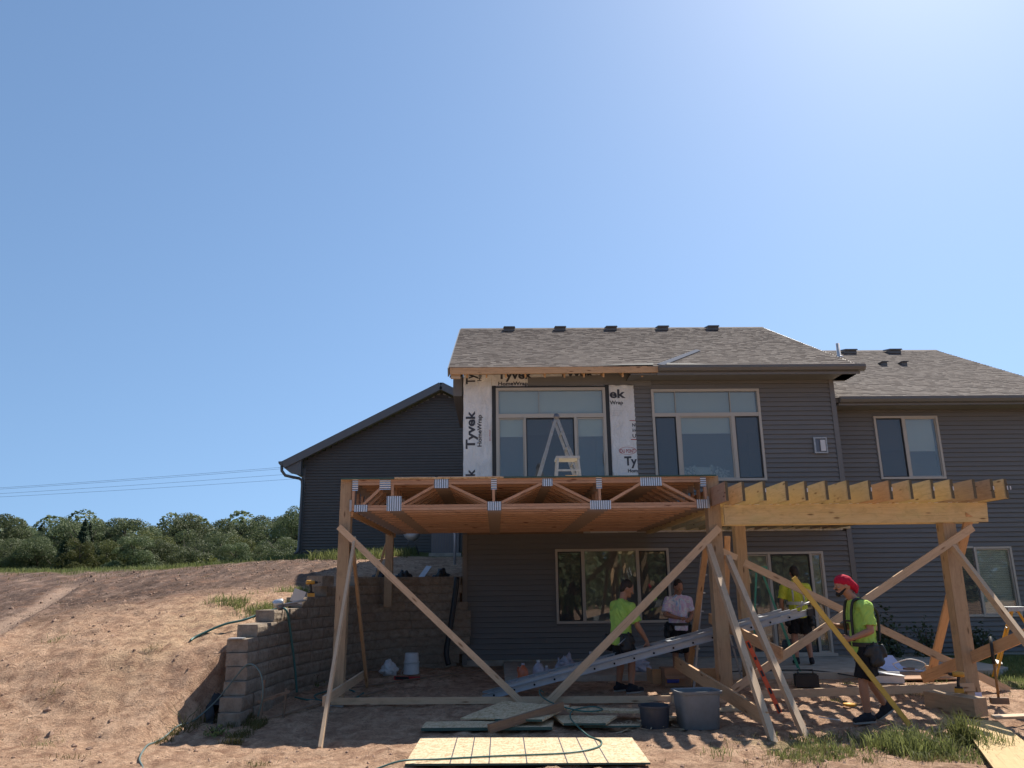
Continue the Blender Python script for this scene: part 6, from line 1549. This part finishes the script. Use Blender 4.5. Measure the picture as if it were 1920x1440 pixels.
    if vest:
        for s in (-1,1):
            bmm = bmesh.new(); tube(bmm, [nk+Vv((-.085,s*.09,-.03)), ch+Vv((-.185,s*.095,.0)), ch+Vv((-.176,s*.10,-.12))], .016, 8); bm_obj('reflective_strip', bmm, M['reflect'], t, wm, True)
        bmm = bmesh.new(); n = 28; c_ = ch.lerp(pv,.45); rr_ = [[bmm.verts.new(c_+Vv((math.cos(2*math.pi*i/n)*.171,math.sin(2*math.pi*i/n)*.202,z_))) for i in range(n)] for z_ in (-.028,.028)]
        for i in range(n): bmm.faces.new((rr_[0][i],rr_[0][(i+1)%n],rr_[1][(i+1)%n],rr_[1][i]))
        bm_obj('reflective_band', bmm, M['reflect'], t, wm)
    return t
# the worker with the red scarf strides to the left, both hands on the yellow straightedge
A0 = (4.60, 10.15, gz(4.6,10.15,False))
person('person in a lime shirt and red head scarf striding left with a yellow straightedge', A0, math.pi,
  dict(head=(.155,0,1.615), neck=(.03,0,1.44), chest=(-.035,0,1.24), pelvis=(-.03,0,.88), hem=(-.03,0,.80),
   shl=(-.02,.205,1.36), ell=(-.02,.25,1.08), wrl=(.22,.20,.985), hdl=(.6,-.25,-.1), pll=(0,-1,0),
   shr=(0,-.19,1.37), elr=(.02,-.25,1.10), wrr=(.26,-.10,1.13), hdr=(.6,.25,.1), plr=(0,1,0),
   hpl=(-.02,.095,.87), knl=(.085,.10,.475), anl=(.075,.10,.085), hel=(.02,.10,.035), tol=(.235,.11,.025),
   hpr=(-.04,-.095,.87), knr=(-.10,-.10,.48), anr=(-.255,-.10,.165), her=(-.315,-.10,.135), tor=(-.14,-.10,.03), sl=(.92,0,0), hyaw=(0,.10,0)),
  'lime','shorts', head='scarf', beard=True, voxel=.007, harness=True)
a, b = Vector((3.74,9.93,1.62)), Vector((4.93,9.86,-.11))
o = board('straightedge', a, b, .060, .022, (1,0,.7), M['yellow_br']); tag(o, 'long yellow straightedge held slanting in front of the red-scarfed worker', 'straightedge')
# lime shirt under the deck, seen from behind, leaning right
B0 = (1.98, 12.45, -.01)
person('person in a plain lime shirt seen from behind bending to the right under the deck', B0, R(28),
  dict(head=(.06,-.03,1.50), neck=(.0,0,1.33), chest=(-.04,0,1.13), pelvis=(-.08,0,.80), hem=(-.08,0,.70),
   shl=(-.02,.20,1.25), ell=(.03,.27,.98), wrl=(.12,.25,.78), hdl=(.3,0,-1), shr=(.0,-.20,1.24), elr=(.05,-.27,.96), wrr=(.20,-.28,.74), hdr=(.3,0,-1),
   hpl=(-.08,.09,.80), knl=(-.0,.12,.44), anl=(-.06,.13,.085), tol=(.12,.15,.03), hpr=(-.08,-.09,.80), knr=(.02,-.12,.44), anr=(-.03,-.14,.085), tor=(.15,-.16,.03), hyaw=(-.5,.45,0)),
  'lime','shorts2', voxel=.008)
# tie-dye shirt, facing us, working with both hands at the waist
C0 = (3.36, 14.75, .0)
person('person in a pale tie-dye shirt facing the camera beside the aluminium ladder', C0, R(-78),
  dict(head=(.06,0,1.50), neck=(.0,0,1.35), chest=(-.02,0,1.16), pelvis=(-.02,0,.82), hem=(-.02,0,.74),
   shl=(.0,.20,1.27), ell=(.03,.26,1.02), wrl=(.20,.12,.93), hdl=(.5,-.5,.1), pll=(0,0,-1), shr=(.0,-.20,1.27), elr=(.02,-.27,1.02), wrr=(.22,-.08,.96), hdr=(.5,.5,0), plr=(0,0,-1),
   hpl=(-.02,.09,.82), knl=(.02,.11,.45), anl=(-.02,.12,.085), tol=(.14,.15,.03), hpr=(-.02,-.09,.82), knr=(.02,-.11,.45), anr=(-.02,-.12,.085), tor=(.14,-.15,.03), sl=(1.25,0,0), hyaw=(0,.35,0)),
  'tiedye','shorts', voxel=.008)
# high-visibility shirt, back to us
D0 = (5.80, 15.35, .06)
person('person in a yellow reflective safety shirt seen from behind on the slab', D0, R(78),
  dict(head=(.02,0,1.67), neck=(.0,0,1.50), chest=(-.03,0,1.28), pelvis=(-.03,0,.92), hem=(-.03,0,.86),
   shl=(.0,.21,1.41), ell=(.0,.29,1.14), wrl=(.10,.27,.92), hdl=(.2,0,-1), shr=(.0,-.21,1.41), elr=(.08,-.26,1.15), wrr=(.26,-.16,1.05), hdr=(.6,.3,0),
   hpl=(-.03,.095,.92), knl=(.0,.11,.50), anl=(-.05,.11,.085), tol=(.12,.14,.03), hpr=(-.03,-.095,.92), knr=(.0,-.12,.50), anr=(-.04,-.15,.085), tor=(.13,-.18,.03), sl=(.85,0,0), hyaw=(.2,.1,0)),
  'hivis','shorts', skin='skin2', voxel=.008, vest=True)
